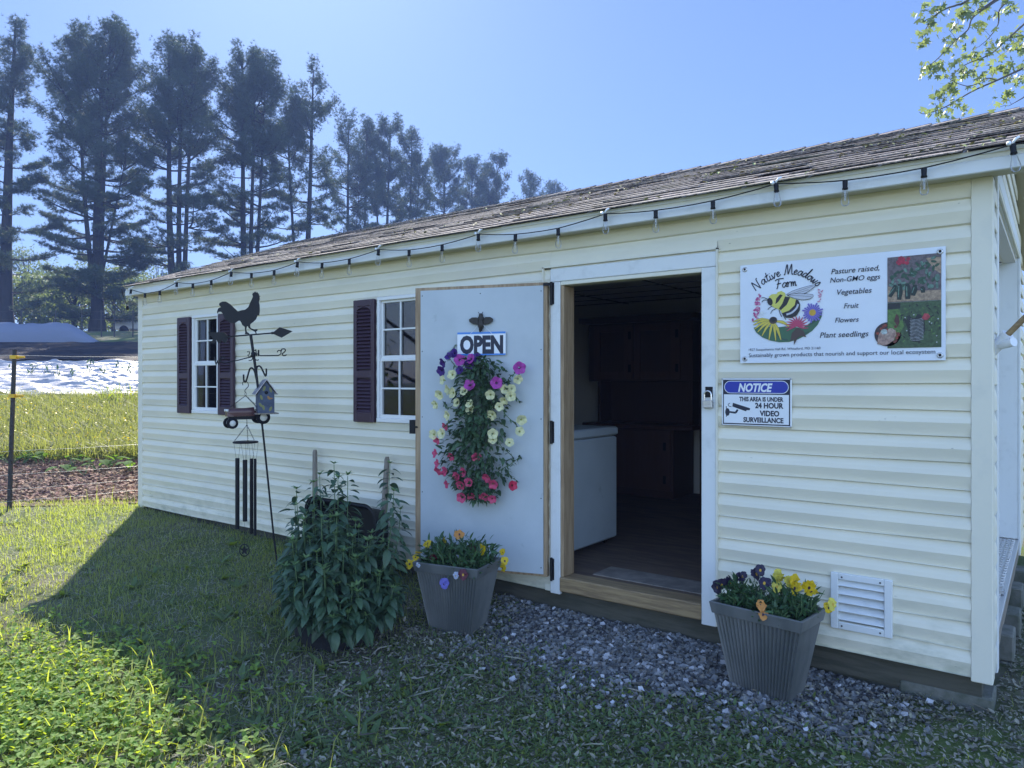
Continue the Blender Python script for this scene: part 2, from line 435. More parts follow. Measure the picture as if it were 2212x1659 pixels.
# ------------------------------------------------------------------ shed
shed = thing('shed', 'long cream clapboard shed with shingle roof, white trim and an open doorway', 'shed', (-3.65, 1.8, 0.1))
XL, XR, YB = -7.315, 0.0, 3.66
Z0, ZT = 0.15, 2.30
CH = 0.1148
holes = [(-2.24, -1.19, 0.0, 2.125), (-6.285, -5.835, 1.128, 2.045), (-3.765, -3.315, 1.128, 2.045), (-0.60, -0.40, 0.295, 0.49)]
PROF = [(-0.002, 0.007), (-0.0180, 0.0), (-0.0200, 0.003), (-0.0190, 0.064), (-0.0145, 0.085), (-0.0065, 0.107), (-0.004, 0.121)]
def course(mb, x0, x1, zb, zt, zlo=None, proud=0.0):
    """one siding course of the front wall from x0 to x1, cut off at zt (and below zlo beside an opening)"""
    hs = [h for d, h in PROF if zb + h < zt and (zlo is None or zb + h > zlo)]
    if zt - zb < PROF[-1][1] - 1e-6: hs.append(zt - zb)
    if zlo is not None: hs.insert(0, zlo - zb)
    pts = [(float(np.interp(h, [q[1] for q in PROF], [q[0] for q in PROF])), zb + h) for h in hs]
    if len(pts) < 2: return
    nseg = max(1, int((x1 - x0) / 0.5))
    xs = np.linspace(x0, x1, nseg + 1)
    V = []
    for x in xs:
        w = 0.0022 * math.sin(x * 4.1 + zb * 37) + 0.0014 * math.sin(x * 9.3 + zb * 91)
        for d, z in pts:
            V.append((x, d - proud, z + w * (1 if z < zb + .01 else .3)))
    k = len(pts)
    F = [(i * k + j, (i + 1) * k + j, (i + 1) * k + j + 1, i * k + j + 1) for i in range(nseg) for j in range(k - 1)]
    mb.add(V, F)
mb = MB()
zb = Z0
while zb < ZT:
    zt = min(zb + CH + .0065, ZT)
    segs = [(XL + 0.07, XR - 0.066)]
    for (hx0, hx1, hz0, hz1) in holes:
        if zb < hz1 and zt > hz0:
            ns = []
            for a, b in segs:
                if hx1 <= a or hx0 >= b: ns.append((a, b))
                else:
                    if hx0 > a: ns.append((a, hx0))
                    if hx1 < b: ns.append((hx1, b))
            # leave the sliver of the course above or below an opening
            if zb < hz0 - .004: 
                course(mb, hx0, hx1, zb, hz0)
            if zt > hz1 + .004: course(mb, hx0, hx1, zb, zt, hz1)
            segs = ns
    seam = -1.1 - 2.3 * math.fmod(abs(math.sin(zb * 91.7)) * 13.7, 1.0)
    for a, b in segs:
        cuts = [a] + [c for c in (seam - 3.66, seam) if a + .1 < c < b - .1] + [b]
        for k in range(len(cuts) - 1): course(mb, cuts[k], cuts[k + 1] + (.012 if k < len(cuts) - 2 else 0), zb, zt, None, .0013 * (k % 2))
    zb += CH
part('wall', mb, siding_m, shed)
# sheathing behind the siding, with the same openings, and the other walls
mb = MB()
T = 0.09
def wallboxes(mb, x0, x1, y0, y1, z0, z1, hl):
    xs = sorted({x0, x1} | {h[0] for h in hl} | {h[1] for h in hl})
    for a, b in zip(xs[:-1], xs[1:]):
        cuts = sorted([(h[2], h[3]) for h in hl if h[0] <= a and h[1] >= b])
        z = z0
        for c0, c1 in cuts:
            if c0 > z: mb.box(a, b, y0, y1, z, c0)
            z = c1
        if z < z1: mb.box(a, b, y0, y1, z, z1)
wallboxes(mb, XL + .01, XR - .01, 0.003, T, Z0 + .01, ZT, [(-2.1645, -1.2615, 0.0, 2.0297)] + holes[1:])
mb.box(XL + .01, XR - .01, YB - T, YB, Z0, ZT)
mb.box(XL + .01, XL + T, T, YB - T, Z0, ZT)
# right end around the wide side doorway
mb.box(-T, -.012, T, 0.343, Z0, ZT); mb.box(-T, -.012, 2.797, YB - T, Z0, ZT)
# gables
for xa, xb in ((XL + .01, XL + T), (-T, -.012)):
    mb.prism([(0.02, ZT), (YB - .02, ZT), (1.83, 3.03)], (xa, 0, 0), (0, 1, 0), (0, 0, 1), (xb - xa, 0, 0))
part('inner_wall', mb, inwall_m, shed)
# siding on the end walls
mb = MB(); mbl = MB()
def course_end(mb, y0, y1, zb, zt, x, sgn):
    pts = [(d, zb + h) for d, h in PROF if zb + h <= zt + 1e-6]
    if len(pts) < 2 or y1 - y0 < .01: return
    V = [(x - sgn * d, y, z) for y in (y0, y1) for d, z in pts]
    k = len(pts)
    mb.add(V, [(j, k + j, k + j + 1, j + 1) for j in range(k - 1)])
zb = Z0
while zb < 3.0:
    zt = zb + CH + .002
    lo, hi = 0.02, YB - .02
    if zt > ZT:
        t = (zt - ZT) / (3.02 - ZT); lo = 0.02 + t * 1.8; hi = YB - .02 - t * 1.8
    if hi > lo:
        course_end(mbl, lo, hi, zb, zt, XL + .006, -1)
        if zt < 2.36 and zb > .2:
            course_end(mb, .085, .262, zb, zt, -.006, 1); course_end(mb, 2.87, 3.6, zb, zt, -.006, 1)
        elif zb <= .2:
            course_end(mb, .085, .262, zb, zt, -.006, 1); course_end(mb, 2.87, 3.6, zb, zt, -.006, 1)
        else: course_end(mb, max(lo, .085), hi, zb, zt, -.006, 1)
    zb += CH
part('end_wall', mb, siding_m, shed); part('end_wall', mbl, siding_m, shed)
mb = MB()
mb.bbox(-.066, .014, -.019, .0, Z0 - .012, ZT, .003); mb.bbox(-.004, .014, .0, .082, Z0 - .012, ZT, .003)
part('corner_board', mb, corner_m, shed)
mb = MB()
mb.bbox(XL - .014, XL + .072, -.019, .0, Z0 - .012, ZT, .003); mb.bbox(XL - .014, XL + .004, .0, .082, Z0 - .012, ZT, .003)
part('corner_board', mb, corner_m, shed)
# eave: soffit, fascia, upper drip board
mb = MB(); mb.box(XL - .03, .31, -.118, .0, ZT, ZT + .018); part('soffit', mb, soffit_m, shed)
mb = MB(); mb.bbox(XL - .03, .33, -.14, -.119, ZT - .008, ZT + .046, .003)
part('fascia', mb, trim_m, shed)
mb = MB(); mb.box(XL - .03, .33, -.133, -.10, ZT + .047, ZT + .071); part('drip_board', mb, corner_m, shed)
# roof
EY, EZ, RY, RZ = -0.165, 2.378, 1.83, 3.112
sl = math.hypot(RY - EY, RZ - EZ); uy, uz = (RY - EY) / sl, (RZ - EZ) / sl
XA, XB = XL - .045, .335
roof = MB()
for sg in (1, -1):
    def rp(s, h): 
        y = EY + uy * s - uz * h; z = EZ + uz * s + uy * h
        return (y if sg == 1 else 2 * RY - y), z
    (ya, za), (yb, zb_), (yc, zc), (yd, zd) = rp(0.02, -.02), rp(sl, -.02), rp(sl, -.002), rp(0.02, -.002)
    roof.prism([(ya, za), (yb, zb_), (yc, zc), (yd, zd)], (XA + .01, 0, 0), (0, 1, 0), (0, 0, 1), (XB - XA - .02, 0, 0))
roof_o = part('roof', roof, trim_m, shed)
sh = MB(); rr = np.random.default_rng(11)
EXP = 0.132; ncourse = int(sl / EXP) + 1
for sg in (1, -1):
    for c in range(ncourse):
        s0 = c * EXP - .012; s1 = min(s0 + EXP + .05, sl)
        x = XA - rr.random() * .3
        while x < XB:
            w = 0.305 + rr.normal() * .012
            a, b = max(x, XA), min(x + w - .005, XB)
            if b - a > .01:
                sj = s0 + rr.normal() * .004; h = 0.0105 + abs(rr.normal()) * .003; h1 = 0.003
                V = []
                for xx in (a, b):
                    for (s, hh) in ((sj, h - .0055), (s1, .0), (s1, h1), (sj, h)):
                        y = EY + uy * s - uz * hh; z = EZ + uz * s + uy * hh
                        V.append((xx, y if sg == 1 else 2 * RY - y, z))
                sh.add(V, [(0, 1, 2, 3), (7, 6, 5, 4), (3, 2, 6, 7), (0, 3, 7, 4), (1, 5, 6, 2), (0, 4, 5, 1)])
            x += w
x = XA
while x < XB:  # ridge caps
    for sg in (1, -1):
        c = np.array([x + .10, RY - sg * .06, RZ - .004])
        sh.obox(c, (.105, 0, .006), (0, .07 * uy, .07 * uz * sg), (0, -.004 * uz * sg, .004))
    x += .16
part('shingles', sh, shingle_m, roof_o)
# rake boards at both gable ends
for xa in (XL - .035, .31):
    for sg in (1, -1):
        mb = MB()
        def rp(s, h):
            y = EY + uy * s - uz * h; z = EZ + uz * s + uy * h
            return (y if sg == 1 else 2 * RY - y), z
        mb.prism([rp(.03, -.085), rp(sl, -.11), rp(sl, -.021), rp(.03, -.021)], (xa, 0, 0), (0, 1, 0), (0, 0, 1), (.02, 0, 0))
        part('rake_board', mb, trim_m, shed)
mb = MB()
for sg in (1, -1):
    def rp(s, h):
        y = EY + uy * s - uz * h; z = EZ + uz * s + uy * h
        return (y if sg == 1 else 2 * RY - y), z
    mb.prism([rp(.05, -.045), rp(sl, -.045), rp(sl, -.025), rp(.05, -.025)], (.0, 0, 0), (0, 1, 0), (0, 0, 1), (.31, 0, 0))
part('rake_soffit', mb, soffit_m, shed)
# floor, ceiling
mb = MB(); mb.box(XL + T, -T, .0, YB - T, .19, .25); part('floor', mb, floor_m, shed)
mb = MB(); mb.box(XL + T, -T, T, YB - T, 2.292, 2.31); part('ceiling', mb, inwall_m, shed)
mb = MB()
for k in range(9): mb.box(XL + T, -T, .35 + k * .38, .365 + k * .38, 2.286, 2.2915)
for k in range(7): mb.box(-6.6 + k * 1.0, -6.585 + k * 1.0, T, YB - T, 2.287, 2.2917)
part('ceiling_batten', mb, dark_m, shed)
# skids and piers
mb = MB(); mb.box(XL + .05, -.03, .035, .14, .03, Z0 + .03); mb.box(XL + .05, -.03, 3.4, 3.52, .0, Z0 + .03); mb.box(XL + .05, -.03, 1.7, 1.82, .0, Z0 + .03)
mb.box(XL + .05, -.02, .05, .12, -.04, .029)
part('skid', mb, skid_m, shed)
for (x0, x1, y0, y1, z0, z1) in [(-.36, .005, .03, .23, -.12, .062), (-.30, .05, .72, .92, -.12, .15), (-.3, .06, 1.22, 1.40, -.12, .13), (-.3, .055, 1.75, 1.95, -.12, .15), (-.3, .07, 2.3, 2.5, -.1, .14)]:
    mb = MB(); mb.bbox(x0, x1, y0, y1, z0, (z0 + z1) / 2 - .002, .008); mb.bbox(x0 + .01, x1 + .008, y0, y1, (z0 + z1) / 2, z1, .008)
    part('pier', mb, block_m, shed)
# front doorway: casing, jambs, threshold
mb = MB()
mb.bbox(-1.275, -1.195, -.026, .0, Z0 - .006, 2.028, .003)
mb.bbox(-2.235, -2.165, -.026, .0, Z0 - .006, 2.028, .003)
mb.bbox(-2.235, -1.195, -.026, .0, 2.03, 2.108, .003)
part('door_casing', mb, trim_m, shed)
mb = MB()
for x0, x1, z0, z1 in ((-1.195, -1.186, Z0, 2.125), (-2.292, -2.283, 2.0, 2.125), (-2.292, -1.186, 2.118, 2.127)):
    mb.box(x0, x1, -.03, .0, z0, z1)
part('casing_channel', mb, corner_m, shed)
mb = MB(); mb.box(-2.283, -2.236, -.012, .0, Z0, 2.117); mb.box(-2.283, -1.195, -.012, .0, 2.109, 2.1175); part('casing_backing', mb, corner_m, shed)
mb = MB()
mb.bbox(-2.164, -2.142, -.02, .10, .252, 2.005, .003); mb.bbox(-1.2745, -1.262, .002, .10, .252, 2.005, .003)
part('door_jamb', mb, woodv_m, shed)
mb = MB(); mb.bbox(-2.164, -1.2645, -.022, .07, 2.006, 2.0295, .003); part('door_head', mb, corner_m, shed)
mb = MB(); mb.bbox(-2.165, -1.275, -.034, .10, .165, .252, .006); part('threshold', mb, wood_m, shed)
mb = MB(); mb.bbox(-1.252, -1.212, -.031, -.0265, 1.345, 1.40, .002); mb.bbox(-1.243, -1.222, -.046, -.031, 1.352, 1.372, .002); part('hasp', mb, blackmat_m, shed)
# windows with shutters
def window(x0, x1, z0, z1):
    f = MB(); w = .026
    f.bbox(x0, x1, -.034, .03, z0, z0 + w + .006, .003); f.bbox(x0, x1, -.03, .03, z1 - w, z1, .003)
    f.bbox(x0, x0 + w, -.03, .03, z0 + w + .006, z1 - w, .003); f.bbox(x1 - w, x1, -.03, .03, z0 + w + .006, z1 - w, .003)
    fr = part('window', f, vinylw_m, shed)
    zm = (z0 + z1) / 2 + .005
    s = MB()
    for (a, b, yo) in ((zm, z1 - w, .0), (z0 + w + .006, zm, -.012)):
        t = .018
        s.bbox(x0 + w, x1 - w, yo - .008, yo + .012, b - t, b, .002); s.bbox(x0 + w, x1 - w, yo - .008, yo + .012, a, a + t + .006, .002)
        s.bbox(x0 + w, x0 + w + t, yo - .008, yo + .012, a + t + .006, b - t, .002); s.bbox(x1 - w - t, x1 - w, yo - .008, yo + .012, a + t + .006, b - t, .002)
        xm = (x0 + x1) / 2; zc = (a + b) / 2
        s.box(xm - .006, xm + .006, yo - .006, yo + .006, a + t + .006, b - t); s.box(x0 + w + t, x1 - w - t, yo - .0065, yo + .0055, zc - .006, zc + .006)
    part('sash', s, vinylw_m, fr)
    p = MB()
    for (a, b, yo) in ((zm, z1 - w, .008), (z0 + w, zm, -.004)): p.box(x0 + w, x1 - w, yo, yo + .003, a + .01, b - .01)
    part('pane', p, pane_m, fr)
for a in ((-6.28, -5.838), (-3.76, -3.318)): window(a[0], a[1], 1.13, 2.043)
def shutter(x0, x1, z0, z1):
    s = MB(); w = .034; y0, y1 = -.048, -.017
    s.bbox(x0, x0 + w, y0, y1, z0, z1, .004); s.bbox(x1 - w, x1, y0, y1, z0, z1, .004)
    zm = z0 + (z1 - z0) * .36
    for a, b in ((z0, z0 + .075), (zm, zm + .055), (z1 - .05, z1)): s.bbox(x0 + w, x1 - w, y0, y1, a, b, .004)
    # small arch under the top rail
    arch = [(x0 + w, z1 - .05)] + [(x0 + w + (x1 - x0 - 2 * w) * t, z1 - .052 - .028 * (1 - math.sin(PI * t))) for t in np.linspace(0, 1, 9)] + [(x1 - w, z1 - .05)]
    s.prism(arch, (0, y0 + .003, 0), (1, 0, 0), (0, 0, 1), (0, .02, 0))
    part_o = part('shutter', s, shutter_m, shed)
    l = MB(); zz = z0 + .078
    while zz < z1 - .06:
        if not (zm - .02 < zz < zm + .053):
            l.obox(((x0 + x1) / 2, y0 + .016, zz + .012), ((x1 - x0) / 2 - w, 0, 0), (0, .011, .013), (0, -.002, .0018))
        zz += .0265
    l.box(x0 + w, x1 - w, y1 - .004, y1 - .001, z0 + .02, z1 - .02)
    part('louvre', l, shutter_m, part_o)
for a in ((-6.515, -6.30), (-5.818, -5.585), (-3.998, -3.775), (-3.30, -3.078)): shutter(a[0], a[1], 1.125, 2.033)
# louvred wall vent
mb = MB(); x0, x1, z0, z1 = -.632, -.368, .258, .522
w = .034
mb.bbox(x0, x0 + w, -.028, .0, z0, z1, .003); mb.bbox(x1 - w, x1, -.028, .0, z0, z1, .003)
mb.bbox(x0 + w, x1 - w, -.027, .0, z0, z0 + w, .003); mb.bbox(x0 + w, x1 - w, -.027, .0, z1 - w + .004, z1, .003)
vent = part('vent', mb, trim_m, shed)
mb = MB()
for k in range(5): mb.obox(((x0 + x1) / 2, -.010, z0 + .060 + k * .040), ((x1 - x0) / 2 - w, 0, 0), (0, .014, .015), (0, -.001, .0012))
part('louvre', mb, trim_m, vent)
mb = MB()
for x in (x0 + .05, x1 - .05):
    for z in (z0 + .017, z1 - .017): mb = MB(); mb.lathe([(.0, .0), (.004, .0), (.004, .002), (.0, .0025)], (x, -.0275, z), (0, -1, 0), 8); part('screw', mb, blackmat_m, vent)
mb = MB(); mb.box(x0 + w, x1 - w, .015, .02, z0 + w, z1 - w); part('vent_backing', mb, dark_m, vent)
# side doorway in the right end
mb = MB()
mb.box(-.18, -.0, .345, .36, .275, 2.33); mb.box(-.18, -.0, 2.78, 2.795, .275, 2.33); mb.box(-.18, -.0, .345, 2.795, 2.33, 2.345)
mb.bbox(.0, .016, .265, .345, .10, 2.43, .003); mb.bbox(.0, .016, 2.795, 2.865, .15, 2.43, .003); mb.bbox(.0, .016, .345, 2.795, 2.345, 2.43, .003)
part('side_door_casing', mb, trim_m, shed)
mb = MB()
for k in range(6):
    y0 = .365 + k * .402
    mb.bbox(-.165, -.14, y0, y0 + .398, .29, 2.325, .003)
for z in (.95, 1.55): mb.bbox(-.139, -.125, .365, 2.775, z, z + .09, .003)
sd = part('side_door', mb, trim_m, shed)
mb = MB(); mb.bbox(-.18, .012, .36, 2.96, .245, .268, .004); step = part('step', mb, steel_m, shed)
mb = MB()
for i in range(6):
    for j in range(70):
        a = 1 if (i + j) % 2 else -1
        mb.obox((-.165 + i * .028, .39 + j * .0365, .2695), (.009, .009 * a, 0), (-.0025 * a, .0025, 0), (0, 0, .0015))
part('step_tread', mb, steel_m, step)
mb = MB(); mb.bbox(-.16, .004, .36, 2.96, .13, .243, .004); part('step_edge', mb, oldwood_m, step)
mb = MB(); mb.box(-.06, .0, 1.05, 1.13, .272, .29); mb.box(-.05, -.01, 1.06, 1.12, .29, .31); part('step_latch', mb, steel_m, step)

# door leaf, swung open, hinged at the left jamb
AN = R(17.6)
HX, HY = -2.238, -0.055
ex = np.array([math.cos(AN), math.sin(AN), 0]); nn = np.array([math.sin(AN), -math.cos(AN), 0])   # along leaf to hinge; out of the leaf towards the yard
def lp(s, z, off=0.0):
    """point on the door leaf: s metres from hinge (negative = towards free edge)"""
    return np.array([HX, HY, 0]) + s * ex + off * nn + np.array([0, 0, z])
def lbox(mb, s0, s1, o0, o1, z0, z1, m=0):
    c = lp((s0 + s1) / 2, (z0 + z1) / 2, (o0 + o1) / 2)
    return mb.obox(c, ex * (s1 - s0) / 2, nn * (o1 - o0) / 2, (0, 0, (z1 - z0) / 2), m)
leaf = MB()
lbox(leaf, -.884, -.79, -.05, .0, .245, 2.028); lbox(leaf, -.06, .0, -.05, .0, .245, 2.028)
lbox(leaf, -.79, -.06, -.05, -.001, 1.96, 2.028); lbox(leaf, -.79, -.06, -.05, -.001, .245, .33); lbox(leaf, -.79, -.06, -.05, -.001, 1.05, 1.13)
door = part('door', leaf, woodv_m, shed)
mb = MB(); lbox(mb, -.842, -.022, .0012, .010, .262, 2.008); part('door_panel', mb, panel_m, door)
mb = MB(); lbox(mb, -.884, .0, -.066, -.0512, .245, 2.028); part('door_skin', mb, siding_m, door)
mb = MB()
for s in (-.83, -.035, -.43):
    for z in (.30, .72, 1.2, 1.62, 1.975):
        if s == -.43 and z not in (.30, 1.975): continue
        mb = MB(); mb.lathe([(0, 0), (.0035, 0), (.0035, .0012), (0, .0015)], lp(s, z, .0101), nn, 8); part('screw', mb, blackmat_m, door)
mb = MB(); lbox(mb, -.925, -.886, -.045, .004, 1.09, 1.178); lbox(mb, -.885, -.868, .0005, .006, 1.128, 1.140); part('latch', mb, blackmat_m, door)
for z in (1.96, 1.12, .29):
    mb = MB()
    mb.tube([(-2.222, -.034, z - .07), (-2.222, -.034, z + .07)], .008, 8); mb.bbox(-2.221, -2.205, -.0305, -.0265, z - .065, z + .065, .001)
    if z > 1.9: lbox(mb, -.02, .03, .011, .017, z + .045, z + .062)
    part('hinge', mb, black_m, door)

# ------------------------------------------------------------------ interior
fz = thing('chest_freezer', 'white chest freezer standing just inside the dark doorway', 'freezer', (-2.75, .6, .25))
mb = MB(); mb.bbox(-3.45, -2.352, .17, 1.03, .29, 1.03, .012); part('freezer_body', mb, panel_m, fz)
mb = MB(); mb.bbox(-3.46, -2.345, .16, 1.04, 1.036, 1.098, .012); part('lid', mb, panel_m, fz)
for (x, y) in ((-2.42, .26), (-2.42, .95), (-3.38, .26), (-3.38, .95)):
    mb = MB(); mb.lathe([(0, -.012), (.018, -.012), (.02, 0), (.018, .012), (0, .012)], (x, y, .27), (1, 0, 0), 12); mb.box(x - .006, x + .006, y - .008, y + .008, .268, .2905); part('caster', mb, blackmat_m, fz)
hutch_m = mat('dark_red_wood', (0.075, 0.035, 0.027), 0.5, col2=(0.07, 0.028, 0.018), nscale=5, stretch=(4, 4, .5))
hutch_d = mat('dark_stained_wood', (0.055, 0.024, 0.017), 0.5)
hu = thing('hutch', 'tall dark wooden hutch cabinet against the back wall inside the shed', 'cabinet', (-3.2, 3.2, .25))
mb = MB(); mb.bbox(-3.80, -2.62, 3.05, 3.50, 1.43, 2.03, .006); part('upper_cabinet', mb, hutch_d, hu)
mb = MB(); mb.prism([(-3.88, 2.05), (-3.80, 2.03), (-2.66, 2.03), (-2.57, 2.05), (-2.57, 2.10), (-3.88, 2.10)], (0, 2.98, 0), (1, 0, 0), (0, 0, 1), (0, .53, 0)); part('crown_moulding', mb, hutch_d, hu)
for (x0, x1) in ((-3.72, -3.26), (-3.25, -2.74)):
    mb = MB()
    for (a, b, c, d) in ((x0, x0 + .08, 1.45, 2.01), (x1 - .10, x1, 1.45, 2.01), (x0 + .08, x1 - .10, 1.45, 1.53), (x0 + .08, x1 - .10, 1.94, 2.01)): mb.bbox(a, b, 3.025, 3.048, c, d, .003)
    dd = part('cabinet_door', mb, hutch_m, hu)
    mb = MB(); mb.box(x0 + .08, x1 - .10, 3.034, 3.044, 1.53, 1.94); part('door_inset', mb, hutch_d, dd)
    for z in (1.56, 1.90): mb = MB(); mb.box(x1 - .05, x1 - .02, 3.02, 3.0245, z - .04, z + .04); part('door_hinge', mb, black_m, dd)
mb = MB(); mb.bbox(-3.74, -2.68, 3.38, 3.50, .99, 1.43, .006); part('back_panel', mb, hutch_d, hu)
for x in (-3.74, -2.70): mb = MB(); mb.bbox(x, x + .04, 3.14, 3.38, .99, 1.43, .006); part('side_bracket', mb, hutch_d, hu)
mb = MB(); mb.bbox(-3.82, -2.58, 2.95, 3.50, .95, .99, .006); part('counter', mb, hutch_m, hu)
mb = MB(); mb.bbox(-3.76, -2.80, 3.0, 3.50, .26, .949, .006); part('lower_cabinet', mb, hutch_d, hu)
mb = MB(); mb.bbox(-3.53, -2.82, 2.98, 2.999, .34, .93, .003); dd = part('cabinet_door', mb, hutch_m, hu)
for z in (.45, .78): mb = MB(); mb.box(-2.90, -2.87, 2.974, 2.9795, z - .04, z + .04); part('door_hinge', mb, black_m, dd)
sh_ = thing('shelf_unit', 'dark open shelf unit right of the hutch inside the shed', 'shelf', (-2.15, 3.2, .25))
for x in (-2.53, -1.77): mb = MB(); mb.bbox(x, x + .03, 3.0, 3.5, .25, 2.0, .003); part('upright', mb, hutch_d, sh_)
for z in (.5, 1.0, 1.5, 1.97):
    mb = MB(); mb.bbox(-2.50, -1.77, 3.0, 3.5, z, z + .03, .003); part('shelf', mb, hutch_d, sh_)
matm = mat('cardboard_mat', (0.22, 0.19, 0.16), 0.9, col2=(0.15, 0.13, 0.11), nscale=9)
mb = MB(); mb.bbox(-2.03, -1.32, .13, .36, .2515, .258, .002)
solo('door_mat', mb, matm, 'thin worn grey-brown mat lying inside the threshold', 'mat', loc=(-1.7, .25, .25))

# ------------------------------------------------------------------ string lights
BUL = [(-7.136, 2.329, 1), (-6.858, 2.277, 0), (-6.575, 2.282, 0), (-6.267, 2.331, 1), (-5.994, 2.303, 0), (-5.695, 2.308, 0), (-5.387, 2.348, 1), (-5.096, 2.317, 0), (-4.786, 2.313, 0), (-4.487, 2.344, 1), (-4.191, 2.314, 0), (-3.884, 2.314, 0), (-3.578, 2.343, 1), (-3.278, 2.313, 0), (-2.978, 2.315, 0), (-2.672, 2.341, 1), (-2.383, 2.311, 0), (-2.076, 2.309, 0), (-1.766, 2.344, 1), (-1.463, 2.326, 0), (-1.151, 2.331, 0), (-0.84, 2.36, 1), (-0.534, 2.331, 0), (-0.222, 2.333, 0), (0.089, 2.366, 1)]
SY = -.178
st = thing('string_lights', 'string of clear pear bulbs on black cable clipped along the eave', 'string lights', (-3.6, SY, 2.33))
pts = [(-7.38, -.10, 2.20), (-7.385, -.14, 2.30), (-7.36, -.165, 2.36), (-7.25, SY, 2.362)]
for i, (x, z, c) in enumerate(BUL):
    pts.append((x, SY, z + (.010 if c else .004)))
    if i + 1 < len(BUL):
        x2, z2, c2 = BUL[i + 1]
        a, b = z + (.010 if c else .004), z2 + (.010 if c2 else .004)
        for t in (.33, .67): pts.append((x + (x2 - x) * t, SY, a + (b - a) * t - .003))
pts += [(.20, SY, 2.37), (.30, -.2, 2.33), (.34, -.1, 2.27), (.36, .1, 2.30)]
mb = MB(); mb.tube(pts, .0032, 6)
mb.lathe([(0, 0), (.012, .004), (.016, .02), (.012, .04), (.004, .05), (0, .05)], (-7.38, -.10, 2.155), (0, 0, 1), 10)
part('cable', mb, blackmat_m, st)
for i, (x, z, c) in enumerate(BUL):
    ax = np.array([0.12 if c else .02 * math.sin(i * 2.3), -.16 if c else .03 * math.cos(i), -1.0]); ax /= np.linalg.norm(ax)
    o = np.array([x, SY - .003, z + (.006 if c else 0.0)])
    mb = MB(); mb.lathe([(0, -.003), (.010, -.003), (.0115, .002), (.0105, .028), (.0125, .032), (.0125, .038), (0, .038)], o, ax, 12)
    so = part('socket', mb, blackmat_m, st)
    b = MB(); b.lathe([(.009, .038), (.0105, .048), (.013, .062), (.017, .080), (.0185, .092), (.0165, .104), (.010, .1115), (.0, .113)], o, ax, 14)
    part('bulb', b, bulb_m, so)
    fl = MB()
    for k in range(4):
        q = np.array([math.cos(k * PI / 2), math.sin(k * PI / 2), 0]) * .004
        fl.tube([o + ax * .042 + q * .4, o + ax * .06 + q, o + ax * .09 + q * .8], .0007, 4, cap=False)
    part('filament', fl, steel_m, so)
    if c:
        k_ = MB(); k_.tube([o + (0, .004, 0), o + (.003, -.007, .012), o + (.012, -.004, .024), o + (.020, .010, .032), o + (.019, .022, .036)], [.003, .005, .0055, .005, .003], 7)
        k_.lathe([(0, 0), (.009, .003), (.009, .012), (0, .015)], o + np.array([-.012, -.006, .004]), (0, -1, .3), 8)
        part('clip', k_, signw_m, st)

# ------------------------------------------------------------------ lettering helpers
def text_mb(body, x0, x1, zbase, y, shear=0.0, bold=0.0, zh=None, ext=0.0005):
    """built-in lettering scaled to span x0..x1 on the wall plane"""
    c = bpy.data.curves.new('lettering', 'FONT'); c.body = body; c.shear = shear; c.offset = bold; c.extrude = 0.0; c.resolution_u = 3
    o = bpy.data.objects.new('lettering', c); COL.objects.link(o)
    dg = bpy.context.evaluated_depsgraph_get()
    me = bpy.data.meshes.new_from_object(o.evaluated_get(dg))
    v = np.empty(len(me.vertices) * 3); me.vertices.foreach_get('co', v); v = v.reshape(-1, 3)
    F = [tuple(p.vertices) for p in me.polygons]
    bpy.data.objects.remove(o); bpy.data.curves.remove(c); bpy.data.meshes.remove(me)
    a, b = v[:, 0].min(), v[:, 0].max()
    s = (x1 - x0) / (b - a); sz = s if zh is None else zh / v[:, 1].max()
    P = np.stack([x0 + (v[:, 0] - a) * s, np.full(len(v), y), zbase + v[:, 1] * sz], -1)
    return P, F
def smooth2(p, k=4):
    p = np.asarray(p, float)
    if len(p) < 3: return p
    q = np.concatenate([[2 * p[0] - p[1]], p, [2 * p[-1] - p[-2]]]); out = []
    for i in range(1, len(q) - 2):
        for t in np.arange(k) / k:
            a, b, c, d = q[i - 1], q[i], q[i + 1], q[i + 2]
            out.append(.5 * (2 * b + (c - a) * t + (2 * a - 5 * b + 4 * c - d) * t * t + (3 * b - a - 3 * c + d) * t ** 3))
    out.append(q[-2]); return np.array(out)
def ribbon(mb, pts, w, y, m=0, k=4):
    """flat drawn stroke in the x-z plane"""
    p = smooth2(pts, k); d = np.gradient(p, axis=0); d /= (np.linalg.norm(d, axis=1)[:, None] + 1e-9)
    n = np.stack([-d[:, 1], d[:, 0]], -1); w = np.broadcast_to(np.asarray(w, float), (len(p),)) if np.ndim(w) == 0 else np.interp(np.linspace(0, 1, len(p)), np.linspace(0, 1, len(w)), w)
    A = p + n * w[:, None] / 2; B = p - n * w[:, None] / 2
    V = [(a[0], y, a[1]) for a in A] + [(b[0], y, b[1]) for b in B]; L = len(p)
    mb.add(V, [(i, i + 1, L + i + 1, L + i) for i in range(L - 1)], m)
